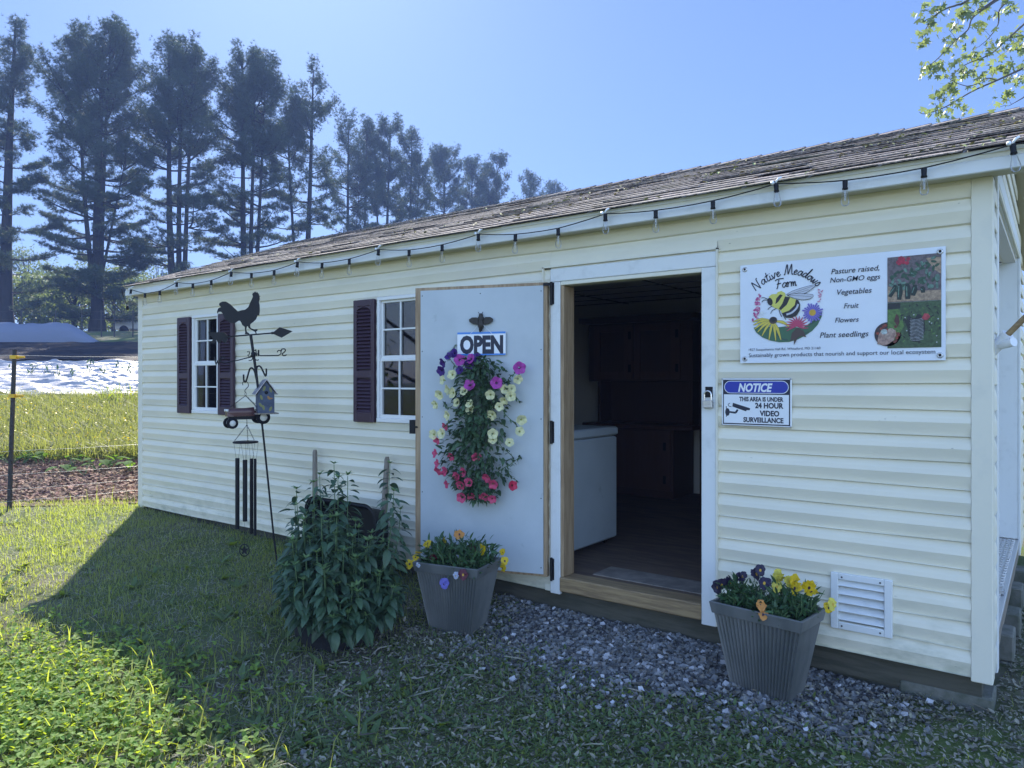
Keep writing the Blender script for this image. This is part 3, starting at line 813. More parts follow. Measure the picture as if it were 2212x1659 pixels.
GL = {'N': [[(0, 0), (.10, .85), (.17, .9), (.42, .05), (.48, .0), (.60, .9), (.74, 1.02)]], 'a': [[(.4, .42), (.22, .5), (.04, .25), (.12, .03), (.28, .12), (.42, .48), (.38, .1), (.52, .06)]],
      't': [[(.24, .95), (.12, .2), (.2, .02), (.34, .12)], [(.0, .58), (.38, .66)]], 'i': [[(.08, .48), (.06, .1), (.14, .02), (.26, .12)], [(.12, .68), (.15, .72)]],
      'v': [[(0, .48), (.08, .1), (.14, .02), (.32, .5), (.4, .46)]], 'e': [[(.04, .22), (.3, .34), (.22, .5), (.06, .3), (.12, .03), (.38, .14)]],
      'M': [[(-.05, .05), (.05, .1), (.22, .98), (.30, .9), (.34, .2), (.40, .15), (.66, 1.0), (.70, .9), (.72, .08), (.84, .05)]],
      'd': [[(.36, .42), (.2, .48), (.04, .22), (.14, .02), (.34, .3), (.54, 1.0), (.56, .95), (.36, .12), (.5, .06)]], 'o': [[(.3, .46), (.1, .4), (.04, .15), (.2, .02), (.36, .25), (.26, .46), (.42, .42)]],
      'w': [[(0, .46), (.06, .05), (.14, .04), (.26, .42), (.28, .05), (.38, .04), (.54, .5)]], 's': [[(.0, .1), (.24, .52), (.3, .2), (.2, .02), (.02, .06)]],
      'F': [[(.02, -.02), (.12, .1), (.30, .88)], [(-.06, .82), (.2, .96), (.75, .95)], [(.08, .46), (.48, .5)]], 'r': [[(.0, .42), (.06, .5), (.06, .02)], [(.06, .25), (.2, .48), (.34, .46)]],
      'm': [[(0, .44), (.05, .46), (.03, .02)], [(.04, .25), (.2, .47), (.22, .02)], [(.22, .25), (.38, .47), (.40, .05), (.52, .08)]]}
ADV = {'N': .74, 'a': .47, 't': .32, 'i': .24, 'v': .38, 'e': .37, 'M': .84, 'd': .5, 'o': .42, 'w': .55, 's': .36, 'F': .55, 'r': .33, 'm': .54}
def script_word(mb, word, path, size, y, w=.10, m=0):
    """hand lettering following a polyline path (x, z)"""
    path = smooth2(path, 6); seg = np.concatenate([[0], np.cumsum(np.linalg.norm(np.diff(path, axis=0), axis=1))])
    tot = sum(ADV[c] for c in word); sc = seg[-1] / tot; x = 0
    for i, c in enumerate(word):
        s = (x + ADV[c] / 2) * sc
        px, pz = np.interp(s, seg, path[:, 0]), np.interp(s, seg, path[:, 1])
        e = .02; tx = np.interp(s + e, seg, path[:, 0]) - np.interp(s - e, seg, path[:, 0]); tz = np.interp(s + e, seg, path[:, 1]) - np.interp(s - e, seg, path[:, 1])
        t = np.array([tx, tz]); t /= (np.linalg.norm(t) + 1e-9); n = np.array([-t[1], t[0]])
        for stp in GL[c]:
            P = [np.array([px, pz]) + t * ((a - ADV[c] / 2) * sc) + n * (b * size) for a, b in stp]
            ribbon(mb, P, w * size, y - i * 2e-5, m, 5)
        x += ADV[c]
def disc2(c, r, n=20, ry=None, rot=0):
    ry = ry or r
    return [(c[0] + r * math.cos(a) * math.cos(rot) - ry * math.sin(a) * math.sin(rot), c[1] + r * math.cos(a) * math.sin(rot) + ry * math.sin(a) * math.cos(rot)) for a in np.arange(n) * 2 * PI / n]

# ------------------------------------------------------------------ farm banner
BY = -.026
U, W_ = (1, 0, 0), (0, 0, 1)
ban = thing('banner', 'white farm banner with bee emblem, produce photos and dark lettering on the siding', 'banner', (-.61, BY, 1.77))
mb = MB()
nxs, nzs = 30, 12
P = []
for j in range(nzs + 1):
    for i in range(nxs + 1):
        u, v = i / nxs, j / nzs
        P.append((-1.067 + u * .908, BY + .0012 * math.sin(u * 9 + v * 5) * math.sin(v * PI) + .0012 , 1.521 + v * .499))
mb.add(P, [(j * (nxs + 1) + i, j * (nxs + 1) + i + 1, (j + 1) * (nxs + 1) + i + 1, (j + 1) * (nxs + 1) + i) for j in range(nzs) for i in range(nxs)], 0, True)
mb.box(-1.067, -.159, BY + .004, -.0175, 1.521, 2.02)
part('banner_sheet', mb, white_m, ban)
for (x, z) in ((-1.043, 1.998), (-.180, 1.998), (-.180, 1.543), (-1.043, 1.543)):
    mb = MB(); mb.lathe([(.004, -.001), (.006, .004), (.010, .004), (.0125, .002), (.0135, -.002)], (x, BY - .001, z), (0, -1, 0), 16)
    gr = part('grommet', mb, steel_m, ban)
    mb = MB(); mb.lathe([(0, .0), (.0055, .0), (.005, .004), (0, .005)], (x, BY - .0015, z), (0, -1, 0), 10); part('screw', mb, blackmat_m, gr)
ty = BY - .0018
for (b, x0, x1, z, sh_k) in (('Pasture raised,', -.629, -.421, 1.938, .22), ('Non-GMO eggs', -.634, -.417, 1.898, .22), ('Vegetables', -.603, -.453, 1.838, .22), ('Fruit', -.573, -.508, 1.772, .22),
                      ('Flowers', -.612, -.508, 1.707, .22), ('Plant seedlings', -.680, -.466, 1.6375, .22), ('1827 Susquehanna Hall Rd. Whiteford, MD 21160', -1.022, -.677, 1.583, 0), ('Sustainably grown products that nourish and support our local ecosystem', -1.022, -.198, 1.551, 0)):
    mb = MB(); P, F = text_mb(b, x0, x1, z, ty, sh_k, 0.006 if sh_k else .0); mb.add(P, F); part('lettering', mb, ink_m, ban)
mb = MB(); script_word(mb, 'Native', [(-.985, 1.885), (-.95, 1.912), (-.912, 1.933), (-.862, 1.951)], .048, ty); script_word(mb, 'Meadows', [(-.846, 1.952), (-.80, 1.951), (-.755, 1.934), (-.715, 1.905), (-.692, 1.882)], .048, ty - .0003)
script_word(mb, 'Farm', [(-.885, 1.888), (-.835, 1.892), (-.785, 1.896)], .048, ty - .0006)
part('lettering', mb, ink_m, ban)
# emblem: bumble bee over a ring of wild flowers
em = MB(); cols = {}
pal = [('leaf_green', (.045, .13, .07)), ('bee_black', (.012, .012, .018)), ('bee_yellow', (.60, .58, .12)), ('petal_yellow', (.62, .50, .07)), ('aster_violet', (.16, .13, .45)), ('balm_pink', (.45, .05, .12)), ('lupin_pink', (.42, .07, .22)), ('gold', (.55, .33, .03)), ('wing_grey', (.50, .52, .58)), ('petal_white', (.75, .78, .78)), ('brown_cone', (.07, .045, .04)), ('deep_green', (.03, .07, .06)), ('pale_pink', (.55, .25, .35))]
pm = [mat('print_' + n, c, .45) for n, c in pal]; PI_ = {n: i for i, (n, c) in enumerate(pal)}
lay = [0]
def pr(poly, c):
    lay[0] += 1; em.flat(poly, (0, BY - .0016 - lay[0] * 2.2e-5, 0), U, W_, PI_[c])
def prs(pts, w, c, k=3):
    lay[0] += 1; ribbon(em, pts, w, BY - .0016 - lay[0] * 2.2e-5, PI_[c], k)
pr([(-.998, 1.70), (-.985, 1.675), (-.955, 1.650), (-.915, 1.632), (-.871, 1.622), (-.824, 1.622), (-.78, 1.634), (-.745, 1.652), (-.715, 1.672), (-.690, 1.70), (-.672, 1.737), (-.668, 1.765), (-.685, 1.76), (-.70, 1.735), (-.72, 1.715), (-.76, 1.688), (-.842, 1.70), (-.892, 1.695), (-.95, 1.71)], 'leaf_green')
for a in [[(-.90, 1.68), (-.86, 1.64), (-.83, 1.632)], [(-.73, 1.70), (-.70, 1.72), (-.68, 1.745)], [(-.80, 1.66), (-.76, 1.66), (-.73, 1.668)]]: prs(a, .006, 'deep_green')
r_ = np.random.default_rng(5)
for k in range(46):
    t = r_.random(); x = -1.003 + .028 * r_.random() * (1.0 - .4 * t) + .022 * t; z = 1.735 + .13 * t; pr(disc2((x, z), .0050 + .002 * r_.random(), 7), 'lupin_pink' if k % 3 else 'pale_pink')
for k in range(16):
    t = r_.random(); pr(disc2((-.692 + .02 * r_.random() + .006 * t, 1.81 + .07 * t), .0055, 5, .003, r_.random() * 3), 'pale_pink')
# black-eyed susan
for tip, wd in (((-1.000, 1.730), .011), ((-.998, 1.713), .011), ((-.993, 1.692), .012), ((-.977, 1.676), .012), ((-.955, 1.657), .012), ((-.921, 1.634), .012), ((-.887, 1.631), .012), ((-.862, 1.634), .014), ((-.818, 1.694), .013)):
    c = (-.900, 1.728); mid = (c[0] * .45 + tip[0] * .55, c[1] * .45 + tip[1] * .55 + .012)
    prs([c, mid, tip], [.006, wd + .002, wd * .5], 'deep_green'); prs([c, mid, tip], [.004, wd, wd * .3], 'petal_yellow')
pr(disc2((-.900, 1.732), .020, 16, .018), 'brown_cone'); pr(disc2((-.901, 1.735), .015, 12, .012), 'bee_black')
# bee balm
for a in np.linspace(-.4, PI + .4, 13):
    prs([(-.786, 1.700), (-.786 + .03 * math.cos(a), 1.70 + .03 * math.sin(a)), (-.786 + .056 * math.cos(a + .12), 1.70 + .048 * math.sin(a + .12))], [.007, .008, .002], 'balm_pink')
pr([(-.81, 1.665), (-.785, 1.69), (-.755, 1.675), (-.742, 1.642), (-.765, 1.65), (-.782, 1.64), (-.80, 1.606), (-.80, 1.635), (-.818, 1.622)], 'brown_cone')
# aster
for k in range(22):
    a = k * 2 * PI / 22; L_ = .044 + .006 * math.sin(k * 2.1)
    prs([(-.713 + .010 * math.cos(a), 1.760 + .010 * math.sin(a)), (-.713 + L_ * math.cos(a), 1.760 + L_ * math.sin(a))], [.006, .008], 'aster_violet', 2)
pr(disc2((-.713, 1.760), .016, 14), 'gold')
for a in np.linspace(0, 2 * PI, 8)[:-1]: prs([(-.956, 1.772), (-.956 + .020 * math.cos(a), 1.772 + .018 * math.sin(a))], [.004, .002], 'petal_white', 2)
for wpoly in ([(-0.835, 1.855), (-0.807, 1.871), (-0.737, 1.889), (-0.70, 1.893), (-0.706, 1.882), (-0.744, 1.857), (-.79, 1.85)], [(-0.831, 1.851), (-0.789, 1.857), (-0.71, 1.847), (-0.722, 1.828), (-0.754, 1.824), (-0.796, 1.834)]):
    pr(wpoly, 'wing_grey'); prs(wpoly + wpoly[:1], .0018, 'bee_black', 2)
for a in ([(-.83, 1.853), (-.78, 1.868), (-.71, 1.888)], [(-.83, 1.853), (-.78, 1.86), (-.73, 1.872)], [(-.83, 1.851), (-.78, 1.846), (-.72, 1.838)]): prs(a, .0014, 'bee_black')
for a in ([(-.905, 1.804), (-.918, 1.795), (-.926, 1.787)], [(-.885, 1.790), (-.905, 1.780), (-.912, 1.766)], [(-.871, 1.791), (-.868, 1.77), (-.858, 1.747)], [(-.858, 1.768), (-.848, 1.75), (-.838, 1.732)], [(-.927, 1.839), (-.945, 1.848), (-.958, 1.847)], [(-.929, 1.834), (-.945, 1.836), (-.956, 1.826)]): prs(a, .0032, 'bee_black')
pr([(-0.921, 1.85), (-0.907, 1.862), (-0.882, 1.862), (-0.878, 1.871), (-0.86, 1.875), (-0.842, 1.864), (-0.839, 1.848), (-0.821, 1.843), (-0.796, 1.83), (-0.779, 1.825), (-0.77, 1.803), (-0.772, 1.774), (-0.786, 1.75), (-0.814, 1.739), (-0.839, 1.742), (-0.856, 1.765), (-0.864, 1.78), (-0.882, 1.79), (-0.9, 1.798), (-0.907, 1.808)], 'bee_yellow')
pr(disc2((-.915, 1.826), .013, 12, .020, .3), 'bee_black')
pr([(-0.884, 1.84), (-0.866, 1.859), (-0.853, 1.854), (-0.874, 1.823), (-0.889, 1.811)], 'bee_black')
pr([(-0.842, 1.846), (-0.817, 1.841), (-0.833, 1.806), (-0.862, 1.78), (-0.872, 1.788), (-.855, 1.812)], 'bee_black')
pr([(-0.779, 1.825), (-0.77, 1.803), (-0.772, 1.774), (-0.786, 1.75), (-0.814, 1.739), (-0.839, 1.742), (-0.856, 1.765), (-0.821, 1.777), (-0.796, 1.801), (-0.79, 1.828)], 'bee_black')
prs([(-.835, 1.757), (-.81, 1.765), (-.788, 1.785), (-.779, 1.805)], .009, 'wing_grey')
part('bee_emblem', em, pm, ban)
# printed photographs
def photo(name, x0, x1, z0, z1, pals, draw):
    pb = MB(); ms = [mat(name + '_' + n, c, .45, col2=tuple(q * .55 for q in c), nscale=70) for n, c in pals]; ix = {n: i for i, (n, c) in enumerate(pals)}; l = [0]
    def P2(poly, c): l[0] += 1; pb.flat(poly, (0, BY - .0014 - l[0] * 2.2e-5, 0), U, W_, ix[c])
    def S2(pts, w, c): l[0] += 1; ribbon(pb, pts, w, BY - .0014 - l[0] * 2.2e-5, ix[c], 3)
    if x0 is not None: P2([(x0, z0), (x1, z0), (x1, z1), (x0, z1)], 'bg')
    draw(P2, S2)
    part(name, pb, ms, ban)
def veg(P2, S2):
    r = np.random.default_rng(2)
    P2([(-.387, 1.79), (-.176, 1.787), (-.176, 1.83), (-.30, 1.835), (-.387, 1.86)], 'board'); P2([(-.235, 1.975), (-.176, 1.975), (-.176, 1.90), (-.20, 1.92)], 'board')
    for k in range(70): 
        x = -.375 + .19 * r.random(); z = 1.845 + .12 * r.random() * (.5 + (x + .39) / .3)
        P2(disc2((x, min(z, 1.975)), .010 + .006 * r.random(), 6, .006, r.random() * 3), 'green' if k % 3 else 'pale')
    for k in range(11): P2(disc2((-.348 + .055 * r.random(), 1.957 + .03 * r.random()), .0085, 9), 'red')
    for (a, b, w) in (((-.355, 1.865), (-.378, 1.812), .020), ((-.338, 1.87), (-.340, 1.797), .024), ((-.307, 1.865), (-.306, 1.798), .026), ((-.277, 1.86), (-.285, 1.812), .024), ((-.25, 1.85), (-.245, 1.822), .02)): S2([a, ((a[0] + b[0]) / 2 + .002, (a[1] + b[1]) / 2), b], [w * .6, w, w * .7], 'dark'); S2([(a[0] - .003, a[1] - .01), (b[0] - .003, b[1] + .012)], w * .18, 'pale')
    P2(disc2((-.215, 1.848), .013, 8, .010), 'pale'); P2(disc2((-.19, 1.885), .010, 8, .016), 'pale')
photo('vegetable_photo', -.388, -.175, 1.786, 1.992, [('bg', (.15, .12, .13)), ('board', (.42, .30, .20)), ('green', (.03, .09, .05)), ('pale', (.14, .26, .20)), ('red', (.45, .02, .06)), ('dark', (.012, .03, .025))], veg)
def hen(P2, S2):
    r = np.random.default_rng(4)
    P2([(-.387, 1.60), (-.387, 1.755), (-.34, 1.755), (-.32, 1.68), (-.35, 1.62)], 'lawn'); P2([(-.387, 1.755), (-.335, 1.758), (-.335, 1.783), (-.387, 1.783)], 'dark')
    for k in range(80): P2(disc2((-.335 + .155 * r.random(), 1.583 + .19 * r.random()), .006 + .005 * r.random(), 5, .003, r.random() * 3), ('leaf', 'lawn', 'dark')[k % 3])
    for k in range(12): P2(disc2((-.33 + .15 * r.random(), 1.60 + .17 * r.random()), .003, 6), 'white')
    P2([(-.36, 1.70), (-.352, 1.735), (-.343, 1.725), (-.338, 1.70), (-.345, 1.675)], 'brown')
    P2([(-.323, 1.715), (-.310, 1.705), (-.300, 1.728), (-.29, 1.712), (-.275, 1.713), (-.268, 1.728), (-.25, 1.722), (-.240, 1.70), (-.236, 1.655), (-.25, 1.62), (-.27, 1.605), (-.286, 1.606), (-.302, 1.635), (-.307, 1.67)], 'dark')
    for k in range(16): z = 1.615 + k * .0062; S2([(-.297 + .002 * (k % 2), z), (-.27, z - .004), (-.243, z + .002)], .0014, 'white')
    P2(disc2((-.262, 1.718), .010, 8), 'dark'); P2([(-.25, 1.71), (-.24, 1.73), (-.225, 1.728), (-.217, 1.715), (-.228, 1.70), (-.24, 1.70)], 'red')
photo('hen_photo', -.388, -.175, 1.579, 1.785, [('bg', (.06, .11, .05)), ('lawn', (.10, .20, .05)), ('leaf', (.05, .11, .05)), ('dark', (.015, .02, .025)), ('white', (.55, .58, .60)), ('brown', (.10, .03, .03)), ('red', (.45, .06, .08))], hen)
def eggs(P2, S2):
    r = np.random.default_rng(9)
    P2(disc2((-.387, 1.643), .055, 36), 'bg')
    for k in range(26):
        a = r.random() * 6.28; q = .047 * math.sqrt(r.random()); P2(disc2((-.387 + q * math.cos(a), 1.643 + q * math.sin(a)), .007, 6), 'red' if k % 3 else 'rust')
    P2([(-.43, 1.60), (-.425, 1.64), (-.41, 1.668), (-.405, 1.66), (-.402, 1.64), (-.37, 1.665), (-.355, 1.66), (-.352, 1.64), (-.362, 1.615), (-.38, 1.60), (-.40, 1.592)], 'skin')
    for (c, n) in (((-.401, 1.655), 'egg'), ((-.374, 1.658), 'tan'), ((-.387, 1.634), 'tan')): P2(disc2(c, .0135, 16, .0125), n)
photo('egg_photo', None, None, 0, 0, [('bg', (.05, .03, .035)), ('red', (.30, .05, .03)), ('rust', (.16, .04, .03)), ('skin', (.42, .27, .22)), ('egg', (.50, .58, .56)), ('tan', (.50, .36, .29))], eggs)

# ------------------------------------------------------------------ notice sign
NY = -.024
no = thing('notice_sign', 'white and blue video surveillance notice sign beside the doorway', 'sign', (-.99, NY, 1.32))
mb = MB(); mb.bbox(-1.166, -.812, NY, -.0172, 1.201, 1.444, .003); part('sign_plate', mb, signw_m, no)
mb = MB()
mb.flat([(-1.158, 1.208), (-.819, 1.208), (-.819, 1.437), (-1.158, 1.437)], (0, NY - .0004, 0), U, W_, 0)
mb.flat([(-1.153, 1.214), (-.825, 1.214), (-.825, 1.361), (-1.153, 1.361)], (0, NY - .0008, 0), U, W_, 1)
def pill(x0, x1, z0, z1):
    r = (z1 - z0) / 2; zc = (z0 + z1) / 2
    return [(x1 - r + r * math.cos(a), zc + r * math.sin(a)) for a in np.linspace(-PI / 2, PI / 2, 14)] + [(x0 + r + r * math.cos(a), zc + r * math.sin(a)) for a in np.linspace(PI / 2, 3 * PI / 2, 14)]
mb.flat(pill(-1.151, -.826, 1.367, 1.431), (0, NY - .0008, 0), U, W_, 1); mb.flat(pill(-1.148, -.829, 1.370, 1.428), (0, NY - .0012, 0), U, W_, 2)
part('sign_face', mb, [ink_m, signw_m, blue_m], no)
for (b, x0, x1, z, shk, zh, m) in (('NOTICE', -1.078, -.904, 1.377, .25, .042, signw_m), ('THIS AREA IS UNDER', -1.072, -.851, 1.328, 0, .022, ink_m), ('24 HOUR', -.991, -.851, 1.294, 0, .027, ink_m), ('VIDEO', -.968, -.871, 1.255, 0, .027, ink_m), ('SURVEILLANCE', -1.051, -.851, 1.222, 0, .025, ink_m)):
    mb = MB(); P, F = text_mb(b, x0, x1, z, NY - .0017, shk, .04, zh); mb.add(P, F); part('lettering', mb, m, no)
mb = MB(); yy = NY - .0014
mb.flat([(-1.142, 1.245), (-1.138, 1.245), (-1.138, 1.300), (-1.142, 1.300)], (0, yy, 0), U, W_); mb.flat(disc2((-1.134, 1.270), .012, 16, .020), (0, yy - 3e-5, 0), U, W_)
mb.flat([(-1.122, 1.266), (-1.09, 1.262), (-1.09, 1.272), (-1.122, 1.275)], (0, yy - 6e-5, 0), U, W_); mb.flat([(-1.094, 1.272), (-1.084, 1.286), (-1.076, 1.282), (-1.086, 1.264)], (0, yy - 9e-5, 0), U, W_)
mb.flat([(-1.105, 1.318), (-1.016, 1.292), (-1.018, 1.282), (-1.034, 1.282), (-1.036, 1.276), (-1.045, 1.278), (-1.108, 1.299)], (0, yy - 12e-5, 0), U, W_)
ribbon(mb, [(-1.113, 1.298), (-1.125, 1.300), (-1.13, 1.31), (-1.12, 1.316)], .003, yy - 14e-5)
part('camera_symbol', mb, ink_m, no)
for (x, z) in ((-1.162, 1.440), (-.816, 1.440), (-.816, 1.205), (-1.162, 1.205)):
    mb = MB(); mb.lathe([(0, .0), (.005, .0), (.004, .003), (0, .0035)], (x, NY, z), (0, -1, 0), 10); part('screw', mb, steel_m, no)

# padlock
pk = thing('padlock', 'grey laminated padlock hanging open on the right door casing', 'padlock', (-1.232, -.045, 1.30))
mb = MB(); mb.bbox(-1.258, -1.206, -.056, -.034, 1.288, 1.330, .005)
for k in range(5): mb.bbox(-1.2588, -1.2052, -.0568, -.0332, 1.291 + k * .008, 1.2965 + k * .008, .001)
part('lock_body', mb, steel_m, pk)
mb = MB(); mb.tube([(-1.250, -.045, 1.330), (-1.250, -.045, 1.358)] + [(-1.232 + .018 * math.cos(a), -.045, 1.360 + .018 * math.sin(a)) for a in np.linspace(PI, 0, 9)] + [(-1.214, -.045, 1.330)], .0042, 8)
part('shackle', mb, chrome_m, pk)

# ------------------------------------------------------------------ OPEN sign, bee hook and petunia bag on the door
def lflat(mb, poly, off, m=0): mb.flat(poly, lp(0, 0, off), ex, (0, 0, 1), m)
so_ = lp(-.417, 1.66, .028)
op = thing('open_sign', 'white OPEN sign with blue edges hung on the door panel', 'sign', tuple(so_), AN)
mb = MB(); lbox(mb, -.578, -.257, .022, .028, 1.590, 1.734); part('sign_board', mb, signw_m, op)
mb = MB(); lflat(mb, [(-.578, 1.722), (-.257, 1.722), (-.257, 1.734), (-.578, 1.734)], .0285); lflat(mb, [(-.578, 1.590), (-.257, 1.590), (-.257, 1.600), (-.578, 1.600)], .0285); part('sign_edge', mb, skyblue_m, op)
P, F = text_mb('OPEN', -.560, -.272, 1.606, 0, 0, .052, .108)
mb = MB(); mb.add(np.array([lp(p[0], p[2], .0287) for p in P]), F); part('lettering', mb, ink_m, op)
mb = MB(); mb.tube([lp(-.49, 1.722, .029), lp(-.425, 1.79, .03)], .0012, 5); mb.tube([lp(-.345, 1.722, .029), lp(-.415, 1.79, .03)], .0012, 5); part('cord', mb, signw_m, op)
bh = thing('bee_hook', 'dark cast metal bee hook screwed to the door above the OPEN sign', 'hook', tuple(lp(-.42, 1.79, .02)), AN)
castm = mat('cast_iron', (.05, .045, .04), .55, metal=.5, bump=.4, bscale=120)
mb = MB(); o = lp(-.42, 1.742, .026)
mb.lathe([(0, 0), (.011, .008), (.019, .028), (.021, .045), (.015, .058), (.020, .068), (.021, .080), (.013, .090), (.014, .097), (.010, .106), (0, .109)], o, (0, 0, 1), 14)
part('bee_body', mb, castm, bh)
for sg in (-1, 1):
    mb = MB(); pl = [(sg * .010, 1.812), (sg * .03, 1.826), (sg * .06, 1.826), (sg * .080, 1.814), (sg * .077, 1.798), (sg * .05, 1.782), (sg * .02, 1.780)]
    mb.prism([(-.42 + a, b) for a, b in (pl if sg > 0 else pl[::-1])], lp(0, 0, .022), ex, (0, 0, 1), nn * .005); part('wing', mb, castm, bh)
mb = MB()
for sg in (-1, 1): mb.tube([lp(-.42 + sg * .008, 1.845, .03), lp(-.42 + sg * .016, 1.858, .032)], .0022, 5)
mb.tube([lp(-.42, 1.745, .012), lp(-.42, 1.735, .04), lp(-.42, 1.75, .052)], .004, 6)
part('hook', mb, castm, bh)

# ---- leaf and petal templates
def leaf_tpl(L=1.0, W=.35, droop=.25, fold=.18, n=4, tipw=0.0):
    v = []; f = []
    for i in range(n + 1):
        t = i / n; w = W / 2 * math.sin(PI * min(1, t * .82 + .10)) ** .8 * (1 - t) ** .35 if i < n else 0
        z = -droop * t * t * L; 
        v += [(-w, t * L, z + fold * w), (0, t * L, z), (w, t * L, z + fold * w)]
    for i in range(n):
        a = i * 3; f += [(a, a + 1, a + 4, a + 3), (a + 1, a + 2, a + 5, a + 4)]
    return np.array(v), f
LEAF = leaf_tpl(); LEAFW = leaf_tpl(W=.55, droop=.2); LEAFN = leaf_tpl(W=.2, droop=.3)
def blade_tpl(bend=.5, w=.035, n=3):
    v = []; f = []
    for i in range(n + 1):
        t = i / n; ww = w / 2 * (1 - t * .9); y = bend * t * t; z = t * (1 - .25 * bend * t)
        v += [(-ww, y, z), (ww, y, z)] if i < n else [(0, y, z)]
    for i in range(n - 1): f.append((2 * i, 2 * i + 1, 2 * i + 3, 2 * i + 2))
    f.append((2 * n - 2, 2 * n - 1, 2 * n)); return np.array(v), f
def frames(dirs, ups=None, roll=None, r=rng):
    """rotation matrices with local Y along dirs and local Z near up"""
    d = np.asarray(dirs, float); d = d / (np.linalg.norm(d, axis=1)[:, None] + 1e-9)
    u = np.tile(np.array([0, 0, 1.0]), (len(d), 1)) if ups is None else np.asarray(ups, float)
    u = u + 1e-3 * r.normal(size=u.shape)
    x = np.cross(d, u); x /= (np.linalg.norm(x, axis=1)[:, None] + 1e-9); z = np.cross(x, d)
    if roll is not None:
        c, s = np.cos(roll)[:, None], np.sin(roll)[:, None]; x, z = x * c + z * s, z * c - x * s
    return np.stack([x, d, z], -1)
def rotz(a, s=1.0):
    a = np.asarray(a); s = np.broadcast_to(s, a.shape); o = np.zeros_like(a); c, n = np.cos(a), np.sin(a)
    return np.stack([np.stack([c * s, -n * s, o], -1), np.stack([n * s, c * s, o], -1), np.stack([o, o, s], -1)], -2)

gleaf_m = mat('petunia_leaf', (.060, .115, .055), .5, island=.35, trans=.25)
pansy_leaf_m = mat('pansy_leaf', (.055, .120, .045), .5, island=.35, trans=.25)
stem_m = mat('green_stem', (.10, .17, .07), .6)
def petunia_flower(c, nrm, r, cols, seed):
    """five lobed trumpet"""
    q = np.random.default_rng(seed); nrm = np.asarray(nrm, float); nrm /= np.linalg.norm(nrm)
    mb = MB(); n = 25; an = np.arange(n) * 2 * PI / n; ph = q.random() * 6
    t = np.array([0, 0, 1.0]) if abs(nrm[2]) < .9 else np.array([1.0, 0, 0]); u = np.cross(t, nrm); u /= np.linalg.norm(u); w = np.cross(nrm, u)
    rings = []
    for rr_, h, lobe in ((.10, -.75, 0), (.22, -.28, .02), (.62, -.03, .06), (1.0, .06, .10)):
        k = rr_ * (1 - lobe + lobe * np.abs(np.cos(2.5 * (an + ph))) * 1.6); hh = h + .10 * rr_ * np.cos(5 * (an + ph)) * (rr_ > .5) + .05 * q.normal(size=n) * (rr_ > .9)
        rings.append(c + r * (k[:, None] * (np.cos(an)[:, None] * u + np.sin(an)[:, None] * w) + hh[:, None] * nrm))
    V = np.concatenate(rings); f0 = []; f1 = []
    for i in range(3):
        for j in range(n):
            k = (j + 1) % n; (f0 if i < 1 else f1).append((i * n + j, i * n + k, (i + 1) * n + k, (i + 1) * n + j))
    mb.add(V, f1, 0, True); mb.add(V, f0, 1, True); return mb
pet_cols = {'cream': ((.66, .64, .36), (.40, .42, .10)), 'violet': ((.42, .06, .34), (.15, .02, .14)), 'purple': ((.050, .014, .16), (.02, .005, .06)), 'pink': ((.60, .075, .17), (.40, .10, .10)), 'red': ((.55, .03, .08), (.2, .02, .03))}
pet_m = {k: [mat('petal_' + k, a, .55, col2=tuple(min(1, q * 1.25) for q in a), nscale=40, trans=.3), mat('throat_' + k, b, .6)] for k, (a, b) in pet_cols.items()}
pet = thing('petunia_basket', 'hanging petunias in cream, pink and purple trailing down the white door', 'hanging plant', tuple(lp(-.43, 1.15, .05)), AN)
FL = dict(purple=[(-0.633, 1.541), (-0.593, 1.584), (-0.653, 1.492), (-0.527, 1.498), (-0.415, 1.574), (-0.566, 1.602), (-.46, 1.53)], violet=[(-0.527, 1.559), (-0.454, 1.407), (-0.28, 1.419), (-0.136, 1.508), (-0.448, 1.566)],
    cream=[(-0.58, 1.47), (-0.64, 1.437), (-0.66, 1.345), (-0.566, 1.358), (-0.494, 1.37), (-0.547, 1.297), (-0.454, 1.292), (-0.457, 1.256), (-0.319, 1.347), (-0.232, 1.381), (-0.189, 1.384), (-0.186, 1.34), (-0.236, 1.312), (-0.259, 1.276), (-0.315, 1.224), (-0.146, 1.44), (-0.119, 1.199), (-0.136, 1.13), (-0.198, 1.063), (-0.303, 1.112), (-0.308, 1.08), (-0.701, 1.098), (-0.64, 1.106), (-0.694, 1.283), (-0.609, 1.217), (-0.606, 1.376)],
    pink=[(-0.626, 1.149), (-0.687, 0.982), (-0.684, 0.917), (-0.664, 0.872), (-0.626, 0.873), (-0.584, 0.964), (-0.606, 0.795), (-0.547, 0.846), (-0.5, 0.873), (-0.514, 0.793), (-0.415, 0.963), (-0.461, 0.814), (-0.344, 0.843), (-0.308, 0.805), (-0.517, 0.714), (-0.448, 0.723), (-0.368, 0.728), (-0.315, 0.715), (-0.68, 1.062)], red=[(-0.177, 0.806)])
def spine(z):  # centre and half width of the foliage column on the door
    c = np.interp(z, [.70, .85, 1.0, 1.15, 1.3, 1.45, 1.62], [-.42, -.44, -.46, -.44, -.42, -.40, -.42]); h = np.interp(z, [.70, .85, 1.0, 1.15, 1.3, 1.45, 1.56, 1.64], [.08, .16, .19, .15, .15, .14, .10, .03]); return c, h
bag = MB(); bag.lathe([(0, 0), (.035, .01), (.05, .10), (.05, .42), (.035, .48), (0, .49)], lp(-.42, 1.02, .06) , (0, 0, 1), 12); part('plant_bag', bag, plain('dark_green_bag', (.03, .05, .035), .7), pet)
lf = MB(); N = 1500
